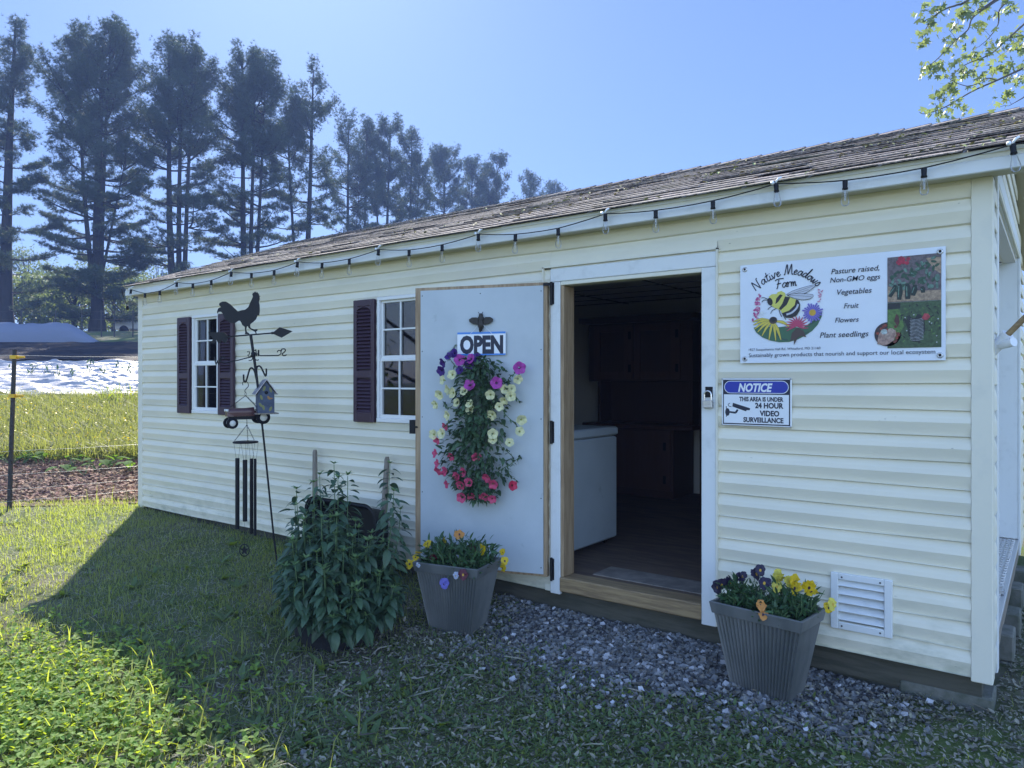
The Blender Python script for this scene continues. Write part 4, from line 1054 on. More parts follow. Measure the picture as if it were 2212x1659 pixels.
zz = .70 + .875 * rng.random(N); c, h = spine(zz); s = c + h * np.clip(rng.normal(size=N) * .55, -1.15, 1.15); off = .025 + .085 * np.sqrt(np.clip(1 - ((s - c) / (h * 1.2)) ** 2, 0, 1)) * (.55 + .45 * rng.random(N))
pos = np.array([lp(a, b, o) for a, b, o in zip(s, zz, off)])
dr = np.outer((s - c) / h, ex) * .7 + nn * (.5 + .5 * rng.random(N))[:, None] + np.outer(rng.normal(size=N) * .45 - .25, [0, 0, 1]) + rng.normal(size=(N, 3)) * .35
sz = .030 + .030 * rng.random(N)
lf.inst(*LEAFW, frames(dr, roll=rng.normal(size=N) * .5) * sz[:, None, None], pos); 
# trailing runners
runs = [[(-.26, 1.42), (-.20, 1.36), (-.165, 1.30)], [(-.27, 1.28), (-.20, 1.20), (-.17, 1.13)], [(-.30, 1.10), (-.24, 1.02), (-.21, .96), (-.19, .92)], [(-.29, .88), (-.20, .93), (-.165, .97), (-.15, .955)], [(-.22, .90), (-.19, .85), (-.178, .81)], [(-.55, 1.50), (-.60, 1.60), (-.59, 1.66)], [(-.56, 1.25), (-.63, 1.28), (-.67, 1.29)], [(-.22, 1.43), (-.18, 1.47), (-.14, 1.505)], [(-.58, 1.20), (-.62, 1.15), (-.63, 1.10)], [(-.40, .80), (-.36, .74), (-.32, .715)]]
st_ = MB()
for rn in runs:
    p = smooth2(rn, 8); P3 = np.array([lp(a, b, .07 + .05 * math.sin(i * .3)) for i, (a, b) in enumerate(p)]); st_.tube(P3, .0022, 5)
    k = rng.integers(0, len(P3), 22); d = rng.normal(size=(22, 3)) + nn * .6; lf.inst(*LEAFW, frames(d) * (.018 + .014 * rng.random(22))[:, None, None], P3[k])
part('foliage', lf, gleaf_m, pet); part('stem', st_, stem_m, pet)
kk = 0
for nm, L_ in FL.items():
    for (a, b) in L_:
        kk += 1; q = np.random.default_rng(100 + kk); c, h = spine(b); side = np.clip((a - c) / h, -1.5, 1.5)
        o_ = .10 + .13 * max(0, 1 - abs(side) * .7); 
        # the listed places sit 0.10 m off the panel
        nrm = nn + ex * (side * .35 + q.normal() * .25) + np.array([0, 0, .05 + q.normal() * .25])
        if nm == 'pink': nrm = nrm + np.array([0, 0, -.3])
        part('flower', petunia_flower(lp(a, b, .105 + .03 * q.random()), nrm, (.029 if nm != 'violet' else .036) * (.9 + .25 * q.random()), None, kk), pet_m[nm], pet)

# ------------------------------------------------------------------ planters with pansies
plant_m = mat('ribbed_zinc', (.15, .155, .155), .5, metal=.2, col2=(.10, .11, .11), nscale=6, stretch=(1, 1, .4), bump=.1, bscale=20)
potsoil_m = mat('potting_soil', (.025, .018, .013), .95, bump=.6, bscale=60)
def planter(label, X0, Y0, a, wt, wb, h, dt, db, z0):
    t = thing('planter', label, 'planter', (X0, Y0, z0), a, 'ribbed zinc planters by the doorway')
    ca, sa = math.cos(a), math.sin(a)
    def P(u, v, z): return (X0 + u * ca - v * sa, Y0 + u * sa + v * ca, z)
    rim = .045
    def ring(f, inset, rib):
        """outline at height fraction f"""
        w = wb + (wt - wb) * f; d = db + (dt - db) * f; w -= 2 * inset; d -= 2 * inset; pts = []
        for (x0, y0, x1, y1, nx_, ny_, n) in ((-w / 2, -d / 2, w / 2, -d / 2, 0, -1, 21), (w / 2, -d / 2, w / 2, d / 2, 1, 0, 13), (w / 2, d / 2, -w / 2, d / 2, 0, 1, 21), (-w / 2, d / 2, -w / 2, -d / 2, -1, 0, 13)):
            for i in range(n * 4):
                t_ = i / (n * 4); rb = rib * (.5 - .5 * math.cos(2 * PI * (i % 4) / 4)); pts.append((x0 + (x1 - x0) * t_ - nx_ * rb, y0 + (y1 - y0) * t_ - ny_ * rb))
        return pts
    mb = MB(); lv = [(0.0, .0), (.02, .0), (.025, .010), (.5, .010), (.985 - rim / h, .010), (.985 - rim / h, 0.0)]
    V = []; 
    for f, rib in lv: V += [P(u, v, z0 + f * h) for u, v in ring(f, .004, rib)]
    n = len(ring(0, 0, 0)); F = [(i * n + j, i * n + (j + 1) % n, (i + 1) * n + (j + 1) % n, (i + 1) * n + j) for i in range(len(lv) - 1) for j in range(n)]
    mb.add(V, F); mb.add([P(u, v, z0 + .004) for u, v in ring(0, .004, 0)], [tuple(range(n - 1, -1, -1))])
    part('planter_body', mb, plant_m, t)
    mb = MB()
    prof = [(1 - rim / h - .015, .003), (1 - rim / h - .012, -.004), (1.0, -.005), (1.008, -.002), (1.006, .008), (.90, .012)]
    V = []
    for f, ins in prof:
        w = wb + (wt - wb) * min(f, 1) - 2 * ins; d = db + (dt - db) * min(f, 1) - 2 * ins
        V += [P(u, v, z0 + f * h) for u, v in ((-w / 2, -d / 2), (w / 2, -d / 2), (w / 2, d / 2), (-w / 2, d / 2))]
    mb.add(V, [(i * 4 + j, i * 4 + (j + 1) % 4, (i + 1) * 4 + (j + 1) % 4, (i + 1) * 4 + j) for i in range(len(prof) - 1) for j in range(4)])
    part('rim', mb, plant_m, t)
    mb = MB(); w, d = wt - .04, dt - .04; nn_ = 8
    V = [P(-w / 2 + w * i / nn_, -d / 2 + d * j / nn_, z0 + h * .91 + .012 * math.sin(i * 2.1) * math.cos(j * 1.7)) for j in range(nn_ + 1) for i in range(nn_ + 1)]
    mb.add(V, [(j * 9 + i, j * 9 + i + 1, j * 9 + i + 10, j * 9 + i + 9) for j in range(nn_) for i in range(nn_)], 0, True); part('soil', mb, potsoil_m, t)
    return P
def pansy_petals(c, nrm, r, seed):
    """five overlapping rounded petals with a dark eye"""
    q = np.random.default_rng(seed); nrm = np.asarray(nrm, float); nrm /= np.linalg.norm(nrm)
    t = np.array([0, 0, 1.0]); u = np.cross(t, nrm); u /= (np.linalg.norm(u) + 1e-9); w = np.cross(nrm, u)
    mb = MB()
    for i, (ang, dist, pr_, off) in enumerate(((60, .52, .62, .0), (120, .52, .62, .03), (5, .50, .55, .10), (175, .50, .55, .13), (270, .50, .72, .20))):
        a = R(ang + q.normal() * 8); cc = c + r * (dist * (math.cos(a) * u + math.sin(a) * w) + off * nrm)
        n = 12; an = np.arange(n) * 2 * PI / n; rad = r * pr_ * (1 + .07 * q.normal(size=n)); cup = r * (.16 * q.normal(size=n) - .10)
        V = np.concatenate([[cc + .03 * r * nrm], cc + rad[:, None] * (np.cos(an)[:, None] * u + np.sin(an)[:, None] * w) + cup[:, None] * nrm])
        mb.add(V, [(0, 1 + j, 1 + (j + 1) % n) for j in range(n)], 0, True)
    n = 9; an = np.arange(n) * 2 * PI / n; e = c + r * .26 * nrm - r * .1 * w
    mb.add(np.concatenate([[e], e + r * .22 * (np.cos(an)[:, None] * u + 1.3 * np.sin(an)[:, None] * w)]), [(0, 1 + j, 1 + (j + 1) % n) for j in range(n)], 1)
    return mb
eye_d = mat('pansy_eye_dark', (.03, .01, .03), .6); eye_y = mat('pansy_eye_gold', (.5, .3, .02), .6)
pan_m = {'yellow': [mat('pansy_yellow', (.70, .50, .015), .55, trans=.25), eye_d], 'lemon': [mat('pansy_lemon', (.68, .60, .10), .55, trans=.25), eye_y], 'orange': [mat('pansy_orange', (.62, .27, .06), .55, trans=.25), eye_d],
         'purple': [mat('pansy_purple', (.016, .010, .040), .55, trans=.1), eye_y], 'maroon': [mat('pansy_maroon', (.085, .006, .022), .55, trans=.15), eye_y], 'blue': [mat('pansy_blue', (.17, .16, .55), .55, trans=.25), eye_d], 'pale': [mat('pansy_pale', (.45, .50, .66), .55, trans=.25), eye_y]}
def pansy(label, P, u0, u1, v0, v1, zt, flowers, nleaf, seed, group, hgt=.10):
    q = np.random.default_rng(seed); c = P((u0 + u1) / 2, (v0 + v1) / 2, zt)
    nleaf = int(nleaf * 1.8); t = thing('pansy', label, 'pansy', c, 0, group)
    uu = u0 + (u1 - u0) * q.random(nleaf); vv = v0 + (v1 - v0) * q.random(nleaf); hh = q.random(nleaf) * hgt * (.45 + .8 * q.random(nleaf))
    pos = np.array([P(a, b, zt + h_) for a, b, h_ in zip(uu, vv, hh)]); ctr = np.array(c)
    d = (pos - ctr) * 3.5 + q.normal(size=(nleaf, 3)) * .45 + np.array([0, 0, .30])
    lf = MB(); lf.inst(*LEAF, frames(d, roll=q.normal(size=nleaf) * .6, r=q) * (.030 + .028 * q.random(nleaf))[:, None, None], pos); part('foliage', lf, pansy_leaf_m, t)
    sm = MB(); 
    for k in range(14):
        a = np.array(P(u0 + (u1 - u0) * q.random(), v0 + (v1 - v0) * q.random(), zt)); b = a + (a - ctr) * .5 + np.array([0, 0, hgt * (.6 + .5 * q.random())]); sm.tube([a, (a + b) / 2 + q.normal(size=3) * .008, b], .0016, 5)
    for i, (kind, u, v, z, r, nrm) in enumerate(flowers):
        p = np.array(P(u, v, z)); root_ = np.array(P(np.clip(u, u0, u1), np.clip(v, v0, v1), zt)); sm.tube([root_, root_ * .4 + p * .6 + np.array([0, 0, .012]), p - np.asarray(nrm) * .006], .0015, 5)
        part('flower', pansy_petals(p, nrm, r, seed * 50 + i), pan_m[kind], t)
    part('stem', sm, stem_m, t)
CV = np.array([-FW[0], -FW[1], .25])      # rough facing of blooms towards the yard
def fdir(q, k=.5): 
    v = CV + q.normal(size=3) * k; return v / np.linalg.norm(v)
P1 = planter('ribbed zinc planter of mixed trailing pansies standing under the open door', -2.528, -.541, .21, .41, .268, .392, .299, .200, .008)
P2 = planter('ribbed zinc planter with purple and yellow pansies right of the doorway', -.838, -.326, -.125, .43, .280, .390, .253, .172, .009)
q = np.random.default_rng(31); G_ = 'pansies in the zinc planters'
pansy('yellow pansy spilling over the outer corner of the planter under the door', P1, -.19, -.05, -.12, .12, .37, [('yellow', -.235, -.14, .385, .026, fdir(q)), ('yellow', -.17, -.05, .49, .022, fdir(q)), ('yellow', -.185, -.04, .475, .020, fdir(q)), ('yellow', -.215, -.08, .44, .019, fdir(q)), ('yellow', -.222, -.1, .415, .019, fdir(q)), ('yellow', -.09, 0, .50, .021, fdir(q)), ('pale', -.17, -.155, .39, .014, fdir(q)), ('maroon', -.10, -.10, .425, .024, fdir(q)), ('maroon', -.12, .02, .475, .02, fdir(q))], 210, 41, G_, .11)
pansy('bushy pansy with one large orange bloom in the planter under the door', P1, -.09, .09, -.11, .12, .37, [('orange', -.02, .05, .535, .030, fdir(q)), ('maroon', .1, .0, .485, .022, fdir(q)), ('maroon', .08, .02, .465, .022, fdir(q)), ('pale', .04, -.08, .44, .012, fdir(q))], 240, 42, G_, .13)
pansy('trailing pansy with maroon and blue blooms over the planter front under the door', P1, .05, .19, -.13, .12, .37, [('yellow', .17, -.03, .485, .028, fdir(q)), ('yellow', .25, .1, .40, .022, fdir(q, .9)), ('yellow', .245, .09, .365, .024, fdir(q, .9)), ('yellow', .235, .1, .45, .018, fdir(q)), ('maroon', .13, -.175, .375, .026, fdir(q, .2)), ('pale', .085, -.175, .365, .017, fdir(q, .3)), ('blue', .01, -.172, .312, .027, fdir(q, .3))], 240, 43, G_, .12)
pansy('dark purple pansy at the doorway end of the planter by the wall vent', P2, -.19, -.03, -.09, .09, .37, [('purple', -.215, -.06, .455, .028, fdir(q)), ('purple', -.19, -.07, .475, .026, fdir(q)), ('purple', -.17, -.03, .480, .028, fdir(q)), ('purple', -.13, 0, .50, .026, fdir(q)), ('purple', -.12, .01, .510, .020, fdir(q)), ('purple', -.07, .03, .525, .027, fdir(q)), ('purple', -.045, .03, .548, .024, fdir(q)), ('purple', .0, -.02, .505, .028, fdir(q))], 230, 44, G_, .10)
pansy('yellow and lemon pansy towering over the planter by the wall vent', P2, .0, .19, -.04, .10, .37, [('lemon', .03, .05, .535, .026, fdir(q)), ('lemon', .055, .02, .530, .026, fdir(q)), ('lemon', .05, 0, .495, .024, fdir(q)), ('lemon', .09, .03, .52, .023, fdir(q)), ('yellow', .12, .02, .530, .030, fdir(q)), ('yellow', .135, .0, .505, .028, fdir(q)), ('yellow', .18, .03, .515, .030, fdir(q)), ('yellow', .195, .03, .49, .026, fdir(q)), ('lemon', .27, .06, .45, .025, fdir(q)), ('yellow', .26, .05, .435, .022, fdir(q))], 260, 45, G_, .11)
pansy('small orange pansy low at the front rim of the planter by the wall vent', P2, -.02, .12, -.11, -.05, .37, [('orange', .03, -.12, .428, .022, fdir(q, .3)), ('orange', .045, -.13, .395, .022, fdir(q, .3)), ('orange', .03, -.125, .44, .017, fdir(q, .3))], 120, 46, G_, .06)

# ------------------------------------------------------------------ anise hyssop in a black grow bag, wheelbarrow behind it
HC = np.array([-2.955, -1.06]); HZ = gz(*HC)
gb = thing('grow_bag', 'low black fabric grow bag holding the leafy green bush', 'grow bag', (HC[0], HC[1], HZ))
bagm = mat('black_felt', (.010, .010, .013), .95, bump=.5, bscale=40)
mb = MB(); n = 28; an = np.arange(n) * 2 * PI / n; V = []; prof = [(.205, 0), (.222, .05), (.226, .10), (.220, .165), (.224, .172), (.212, .173), (.208, .14)]
for r_k, z in prof: 
    k = r_k * (1 + .03 * np.sin(5 * an + z * 9) + .015 * np.sin(11 * an)); V.append(np.stack([HC[0] + k * np.cos(an), HC[1] + k * np.sin(an), np.full(n, HZ + z - .01)], -1))
mb.add(np.concatenate(V), [(i * n + j, i * n + (j + 1) % n, (i + 1) * n + (j + 1) % n, (i + 1) * n + j) for i in range(len(prof) - 1) for j in range(n)], 0, True); part('bag', mb, bagm, gb)
mb = MB(); mb.add(np.concatenate([[(HC[0], HC[1], HZ + .15)], V[-1] + (0, 0, .01)]), [(0, 1 + j, 1 + (j + 1) % n) for j in range(n)]); part('soil', mb, potsoil_m, gb)
hy = thing('hyssop', 'bushy green herb with pointed leaves crowding the black grow bag', 'shrub', (HC[0], HC[1], HZ + .2))
hl_m = mat('hyssop_leaf', (.046, .095, .052), .5, col2=(.062, .118, .060), nscale=30, island=.28, trans=.22)
tip_m = mat('hyssop_tip', (.15, .24, .08), .5, island=.2, trans=.3)
q = np.random.default_rng(77); lf, tp, sm = MB(), MB(), MB()
HLEAF = leaf_tpl(1.0, .60, .42, .22, 5)
stems = [(-.30, .70), (-.24, .80), (-.18, .84), (-.12, .88), (-.05, .92), (-.02, .86), (.04, .88), (.24, .92), (.31, .82), (.34, .70)]   # tall ones, offsets along the picture plane
allst = []
for (a, h) in stems: allst.append((a, q.normal() * .10 + .12, h))
for k in range(150):
    th = q.random() * 6.28; rr_ = .05 + .34 * math.sqrt(q.random()); a_ = rr_ * math.cos(th); h = (.78 - .36 * (rr_ / .38) ** 2) * (.70 + .32 * q.random()) - (.10 if a_ > .06 else 0)
    allst.append((a_ * .89, rr_ * math.sin(th), max(h, .22)))
for (a, b, h) in allst:
    base = np.array([HC[0], HC[1], HZ + .10]) + np.append((RT * a + FW * b) * .45, 0)
    top = np.array([HC[0], HC[1], HZ + h]) + np.append(RT * a + FW * b, 0)
    t = np.linspace(0, 1, 9)[:, None]; out = np.append(RT * a + FW * b, 0) * .25
    pth = base * (1 - t) + top * t + out * (np.sin(t * PI)) * .6 + q.normal(size=3) * .012 * t
    sm.tube(pth, np.linspace(.0045, .002, 9), 5)
    L_ = np.linalg.norm(top - base); nn_ = max(5, int(L_ / .032))
    for i in range(nn_):
        tt = .12 + .88 * i / nn_; p = np.array([np.interp(tt, t[:, 0], pth[:, c]) for c in range(3)]); ang = (i % 2) * PI / 2 + q.normal() * .35 + a * 9
        size = (.098 - .042 * tt) * (.75 + .55 * q.random())
        for s_ in (0, PI): 
            d = np.array([math.cos(ang + s_), math.sin(ang + s_), -.02 - .70 * (1 - tt) * (tt > .15) + q.normal() * .30]); lf.inst(*HLEAF, frames(d[None], roll=q.normal(size=1) * .25, r=q) * size, (p + d * .018)[None])
    for i in range(7):
        ang = i * 2.4 + q.random(); d = np.array([math.cos(ang), math.sin(ang), .5 + .5 * q.random()]); tp.inst(*LEAF, frames(d[None], r=q) * (.030 + .02 * q.random()), (pth[-1] + (0, 0, .004))[None])
part('foliage', lf, hl_m, hy); part('shoot_tips', tp, tip_m, hy); part('stem', sm, stem_m, hy)

WC = CAM[:2] + 5.28 * FW + (758 - 1106) / 1574 * 5.28 * RT; WZ = gz(*WC)
wb = thing('wheelbarrow', 'black wheelbarrow stood on end against the wall with two wooden handles up', 'wheelbarrow', (WC[0], WC[1], WZ))
wu = np.array([1, 0, 0]); 
def wp(a, b, z): return np.array([WC[0] + a, WC[1] + b, WZ + z])
mb = MB(); n = 40
def rrect(w, h, r, n=40):
    pts = []
    for cxx, cyy, a0 in ((w / 2 - r, h / 2 - r, 0), (-w / 2 + r, h / 2 - r, 90), (-w / 2 + r, -h / 2 + r, 180), (w / 2 - r, -h / 2 + r, 270)):
        for k in range(n // 4): a = R(a0 + 90 * k / (n // 4 - 1)); pts.append((cxx + r * math.cos(a), cyy + r * math.sin(a)))
    return pts
V = []; lv = [(.76, .50, .11, -.16), (.74, .48, .10, -.155), (.72, .46, .10, -.16), (.60, .36, .10, .03), (.55, .32, .09, .045)]
for w, h, r, b in lv: V += [wp(x + .055, b, .29 + z) for x, z in rrect(w, h, r)]
F = [(i * n + j, i * n + (j + 1) % n, (i + 1) * n + (j + 1) % n, (i + 1) * n + j) for i in range(len(lv) - 1) for j in range(n)] + [tuple(4 * n + j for j in range(n))]
mb.add(V, F, 0, False); part('tray', mb, blackmat_m, wb)
for (x0, z0, x1, z1) in ((-.50, .03, -.535, .84), (.235, .03, .270, .835)):
    mb = MB(); mb.tube([wp(x0, .075, z0), wp((x0 + x1) / 2, .085, (z0 + z1) / 2), wp(x1, .10, z1 - .02), wp(x1, .10, z1)], [.021, .021, .019, .012], 10); part('handle', mb, oldwood_m, wb)
mb = MB(); mb.lathe([(.10, -.035), (.165, -.045), (.185, -.02), (.185, .02), (.165, .045), (.10, .035), (.10, -.035)], wp(0, -.02, .16) + (0, .13, 0), (1, 0, 0), 20); wh = part('wheel', mb, blackmat_m, wb)

# ------------------------------------------------------------------ weathervane stake
VB = CAM[:2] + 5.4 * FW + (590 - 1106) / 1574 * 5.4 * RT
R3 = np.array([RT[0], RT[1], 0]); F3 = np.array([FW[0], FW[1], 0]); O3 = np.array([VB[0], VB[1], 0])
def vp(a, z, b=0.0): return O3 + R3 * a + F3 * b + np.array([0, 0, z])
def vpath(L, b=0.0, k=4): return np.array([vp(p[0], p[1], b) for p in smooth2(L, k)])
vane = thing('weathervane', 'leaning black rooster weathervane stake with arrow and hooks before the siding', 'weathervane', tuple(vp(.03, gz(*(VB + RT * .03)))))
mb = MB(); mb.tube([vp(.036, .03), vp(.006, .261), vp(-.067, .975), vp(-.096, 1.237), vp(-.126, 1.494), vp(-.166, 1.772)], [.007, .007, .0075, .008, .010, .011], 10); part('pole', mb, black_m, vane)
ROO = [(-0.206, 1.788), (-0.21, 1.831), (-0.228, 1.845), (-0.234, 1.86), (-0.246, 1.878), (-0.261, 1.875), (-0.287, 1.856), (-0.323, 1.864), (-0.349, 1.882), (-0.364, 1.904), (-0.375, 1.933), (-0.386, 1.944), (-0.404, 1.942), (-0.413, 1.929), (-0.415, 1.948), (-0.404, 1.97), (-0.386, 1.978), (-0.4, 1.993), (-0.397, 2.008), (-0.375, 2.019), (-0.349, 2.019), (-0.316, 1.999), (-0.287, 1.97), (-0.261, 1.946), (-0.235, 1.954), (-0.206, 1.959), (-0.184, 1.977), (-0.17, 2.01), (-0.156, 2.039), (-0.149, 2.058), (-0.156, 2.072), (-0.15, 2.076), (-0.152, 2.085), (-0.142, 2.083), (-0.14, 2.093), (-0.133, 2.087), (-0.127, 2.094), (-0.123, 2.085), (-0.114, 2.088), (-0.112, 2.08), (-0.104, 2.077), (-0.107, 2.069), (-0.095, 2.058), (-0.102, 2.053), (-0.099, 2.039), (-0.102, 2.027), (-0.106, 2.017), (-0.1, 1.992), (-0.099, 1.948), (-0.104, 1.915), (-0.115, 1.918), (-0.126, 1.889), (-0.148, 1.867), (-0.168, 1.853), (-0.171, 1.838), (-0.166, 1.823), (-0.14, 1.812), (-0.115, 1.814), (-0.118, 1.801), (-0.126, 1.798), (-0.122, 1.778), (-0.129, 1.779), (-0.133, 1.794), (-0.155, 1.805), (-0.181, 1.823), (-0.188, 1.838), (-0.195, 1.834), (-0.199, 1.812), (-0.195, 1.794), (-0.177, 1.783), (-0.177, 1.777), (-0.21, 1.777)]
mb = MB(); mb.prism(ROO, O3 - F3 * .0025, R3, (0, 0, 1), F3 * .005); part('rooster', mb, black_m, vane)
mb = MB(); mb.tube([vp(-.35, 1.757), vp(.01, 1.787)], .0055, 8); mb.prism([(-0.001, 1.790), (0.05, 1.829), (0.144, 1.799), (0.063, 1.751), (-.001, 1.780)], O3 - F3 * .003, R3, (0, 0, 1), F3 * .006)
mb.tube([vp(-.012, 1.785), vp(.004, 1.7865)], .009, 8)
mb.prism([(-0.481, 1.792), (-0.364, 1.792), (-0.331, 1.759), (-0.349, 1.713), (-.362, 1.712), (-.380, 1.735), (-.392, 1.711), (-.408, 1.711), (-.420, 1.736), (-.434, 1.710), (-0.466, 1.710), (-0.444, 1.739)], O3 - F3 * .002, R3, (0, 0, 1), F3 * .004)
part('arrow', mb, black_m, vane)
mb = MB()
mb.tube([vp(-.144, 1.644), vp(-.096, 1.618, .01), vp(.035, 1.620, .02)], .0042, 7); mb.tube(vpath([(0.03, 1.62), (0.05, 1.632), (0.05, 1.654), (0.032, 1.657), (0.024, 1.644)], .02), .0038, 6); mb.tube(vpath([(0.054, 1.651), (0.057, 1.666), (0.076, 1.669), (0.085, 1.659), (0.076, 1.644), (0.062, 1.633), (0.068, 1.62), (0.083, 1.62), (0.094, 1.627)], .02), .0042, 6)
mb.tube([vp(-.15, 1.612), vp(-.243, 1.582, -.05), vp(-.331, 1.561, -.09)], .0042, 7); mb.tube(vpath([(-.325, 1.562), (-0.352, 1.574), (-0.349, 1.6), (-0.331, 1.604), (-0.322, 1.590)], -.09), .0038, 6)
mb.tube(vpath([(-0.399, 1.606), (-0.385, 1.548), (-0.378, 1.580), (-0.367, 1.548), (-.358, 1.602)], -.09, 2), .0042, 6)
mb.tube([vp(-.15, 1.640), vp(-.206, 1.610, .10)], .004, 6); mb.tube([vp(x, z, .10) for x, z in ((-.228, 1.651), (-.210, 1.651), (-.214, 1.630), (-.226, 1.628), (-.208, 1.607), (-.222, 1.605))], .004, 6)
mb.tube([vp(-.135, 1.632), vp(-.082, 1.612, -.11)], .004, 6); mb.tube([vp(x, z, -.11) for x, z in ((-.098, 1.650), (-.090, 1.66), (-.084, 1.611))], .004, 6); mb.tube([vp(-.074, 1.611, -.10), vp(-.073, 1.656, -.10)], .006, 6)
mb.tube(vpath([(-0.15, 1.611), (-0.156, 1.589), (-0.17, 1.582), (-0.181, 1.585)]), .0035, 6); mb.tube(vpath([(-0.142, 1.611), (-0.130, 1.589), (-0.115, 1.584), (-.107, 1.590)]), .0035, 6)
mb.lathe([(.011, -.02), (.016, -.015), (.016, .015), (.011, .02)], vp(-.147, 1.625), (-.1, 0, 1), 10)
part('compass_arms', mb, black_m, vane)
mb = MB(); mb.tube(vpath([(-0.124, 1.44), (-0.140, 1.508), (-0.162, 1.527), (-0.177, 1.508), (-0.195, 1.443), (-0.206, 1.424), (-0.217, 1.435), (-0.219, 1.479)]), .0062, 8)
mb.tube(vpath([(-0.118, 1.44), (-0.122, 1.523), (-0.107, 1.541), (-0.089, 1.53), (-0.067, 1.486), (-0.058, 1.468), (-0.051, 1.479), (-0.050, 1.523)]), .0062, 8); part('shepherd_hooks', mb, black_m, vane)
# birdhouse
bhz = thing('birdhouse', 'small blue painted birdhouse with tin roof hanging from the weathervane hook', 'birdhouse', tuple(vp(-.045, 1.2)))
n_ = -F3 * math.cos(R(28)) + R3 * math.sin(R(28)); w_ = np.cross([0, 0, 1.0], n_); 
if w_ @ R3 < 0: w_ = -w_
BC = vp(-.060, 0, .0)
blue_house = mat('birdhouse_blue', (.040, .055, .095), .6, col2=(.07, .09, .14), nscale=25, bump=.2); tin_m = mat('tin_roof', (.42, .40, .43), .4, metal=.7, col2=(.25, .24, .26), nscale=40); oliv = mat('leaf_print', (.20, .20, .07), .6); birdp = mat('bird_print', (.35, .17, .05), .6)
hw, hd = .058, .055
mb = MB(); mb.prism([(-hw, 1.196), (hw, 1.196), (hw, 1.345), (0, 1.425), (-hw, 1.345)], BC + n_ * hd, w_, (0, 0, 1), -n_ * 2 * hd); part('house_body', mb, blue_house, bhz)
mb = MB()
for sg in (-1, 1):
    a = np.array([sg * .078, 1.330]); b = np.array([0, 1.438]); dd = (b - a) / np.linalg.norm(b - a); nn2 = np.array([-dd[1], dd[0]]) * (1 if sg < 0 else -1) * -1
    nn2 = np.array([sg * abs(dd[1]), abs(dd[0])]); mb.prism([tuple(a), tuple(b), tuple(b + nn2 * .006), tuple(a + nn2 * .006)], BC + n_ * .075, w_, (0, 0, 1), -n_ * .15)
part('house_roof', mb, tin_m, bhz)
mb = MB(); mb.lathe([(.0, .0), (.0125, .0), (.0125, .001), (0, .0012)], BC + n_ * (hd + .0005) + np.array([0, 0, 1.345]), n_, 18); part('entrance_hole', mb, blackmat_m, bhz)
mb = MB(); mb.prism([(-.075, 1.186), (.085, 1.186), (.085, 1.1955), (-.075, 1.1955)], BC + n_ * .075, w_, (0, 0, 1), -n_ * .14); part('base_board', mb, oldwood_m, bhz)
for (x, z, a) in ((-.035, 1.31, 1.9), (-.015, 1.375, 1.2), (.030, 1.365, 1.9), (-.02, 1.235, 1.8), (.03, 1.225, 1.1), (-.04, 1.255, 2.2)):
    mb = MB(); mb.prism([(x + .020 * math.cos(t) * math.cos(a) - .009 * math.sin(t) * math.sin(a), z + .020 * math.cos(t) * math.sin(a) + .009 * math.sin(t) * math.cos(a)) for t in np.arange(10) * .628], BC + n_ * (hd + .0012), w_, (0, 0, 1), -n_ * .001); part('leaf_ornament', mb, oliv, bhz)
mb = MB(); mb.prism([(.005, 1.318), (.015, 1.322), (.026, 1.308), (.045, 1.306), (.045, 1.300), (.022, 1.293), (.010, 1.300)], BC + n_ * (hd + .0014), w_, (0, 0, 1), -n_ * .001); part('bird_ornament', mb, birdp, bhz)
mb = MB(); mb.tube([vp(-.053 + .017 * math.cos(a), 1.458 + .017 * math.sin(a)) for a in np.linspace(0, 2 * PI, 15)], .0022, 6); part('hanging_ring', mb, steel_m, bhz)
# tractor wind chime
ch = thing('wind_chime', 'tractor wind chime with long black tubes and a star hanging on chains', 'wind chime', tuple(vp(-.2, 1.2)))
ef = -R3 * .80 - F3 * .60; es = np.cross(ef, [0, 0, 1.0]); 
if es @ F3 > 0: es = -es        # side nearest the yard
TR0 = vp(-.105, 0, .035)
def tp_(a, s, z): return TR0 + ef * (a * 1.17) + es * s + np.array([0, 0, z])
tred = mat('tractor_red', (.065, .018, .020), .32, metal=.2, coat=.3); tyre = mat('tyre_rubber', (.008, .008, .011), .7, spec=.15); hub = mat('cream_hub', (.70, .68, .62), .45)
def tb(mb, a0, a1, s, z0, z1, m=0): return mb.obox(tp_((a0 + a1) / 2, 0, (z0 + z1) / 2), ef * (a1 - a0) / 2 * 1.17, es * s, (0, 0, (z1 - z0) / 2), m)
mb = MB()
V = []
for a in (.045, .10, .17, .205, .212):
    t = 1.0 if a < .2 else .93
    for k in range(13): th = PI * k / 12; V.append(tp_(a, .026 * t * math.cos(th), 1.200 + (.032 + .006 * (a < .1)) * t * math.sin(th) ** .8))
    V.append(tp_(a, -.026, 1.172)); V.append(tp_(a, .026, 1.172))
L = 15; mb.add(V, [(i * L + j, i * L + (j + 1) % L, (i + 1) * L + (j + 1) % L, (i + 1) * L + j) for i in range(4) for j in range(L)] + [tuple(range(L)), tuple(4 * L + j for j in range(L))], 0)
part('hood', mb, tred, ch)
mb = MB(); tb(mb, -.03, .20, .014, 1.148, 1.170); tb(mb, .02, .06, .02, 1.17, 1.21); mb.tube([tp_(0, -.06, 1.160), tp_(0, .06, 1.160)], .008, 8); mb.tube([tp_(.185, -.05, 1.128), tp_(.185, .05, 1.128)], .005, 8); mb.tube([tp_(.185, 0, 1.128), tp_(.185, 0, 1.16)], .006, 8); part('chassis', mb, black_m, ch)
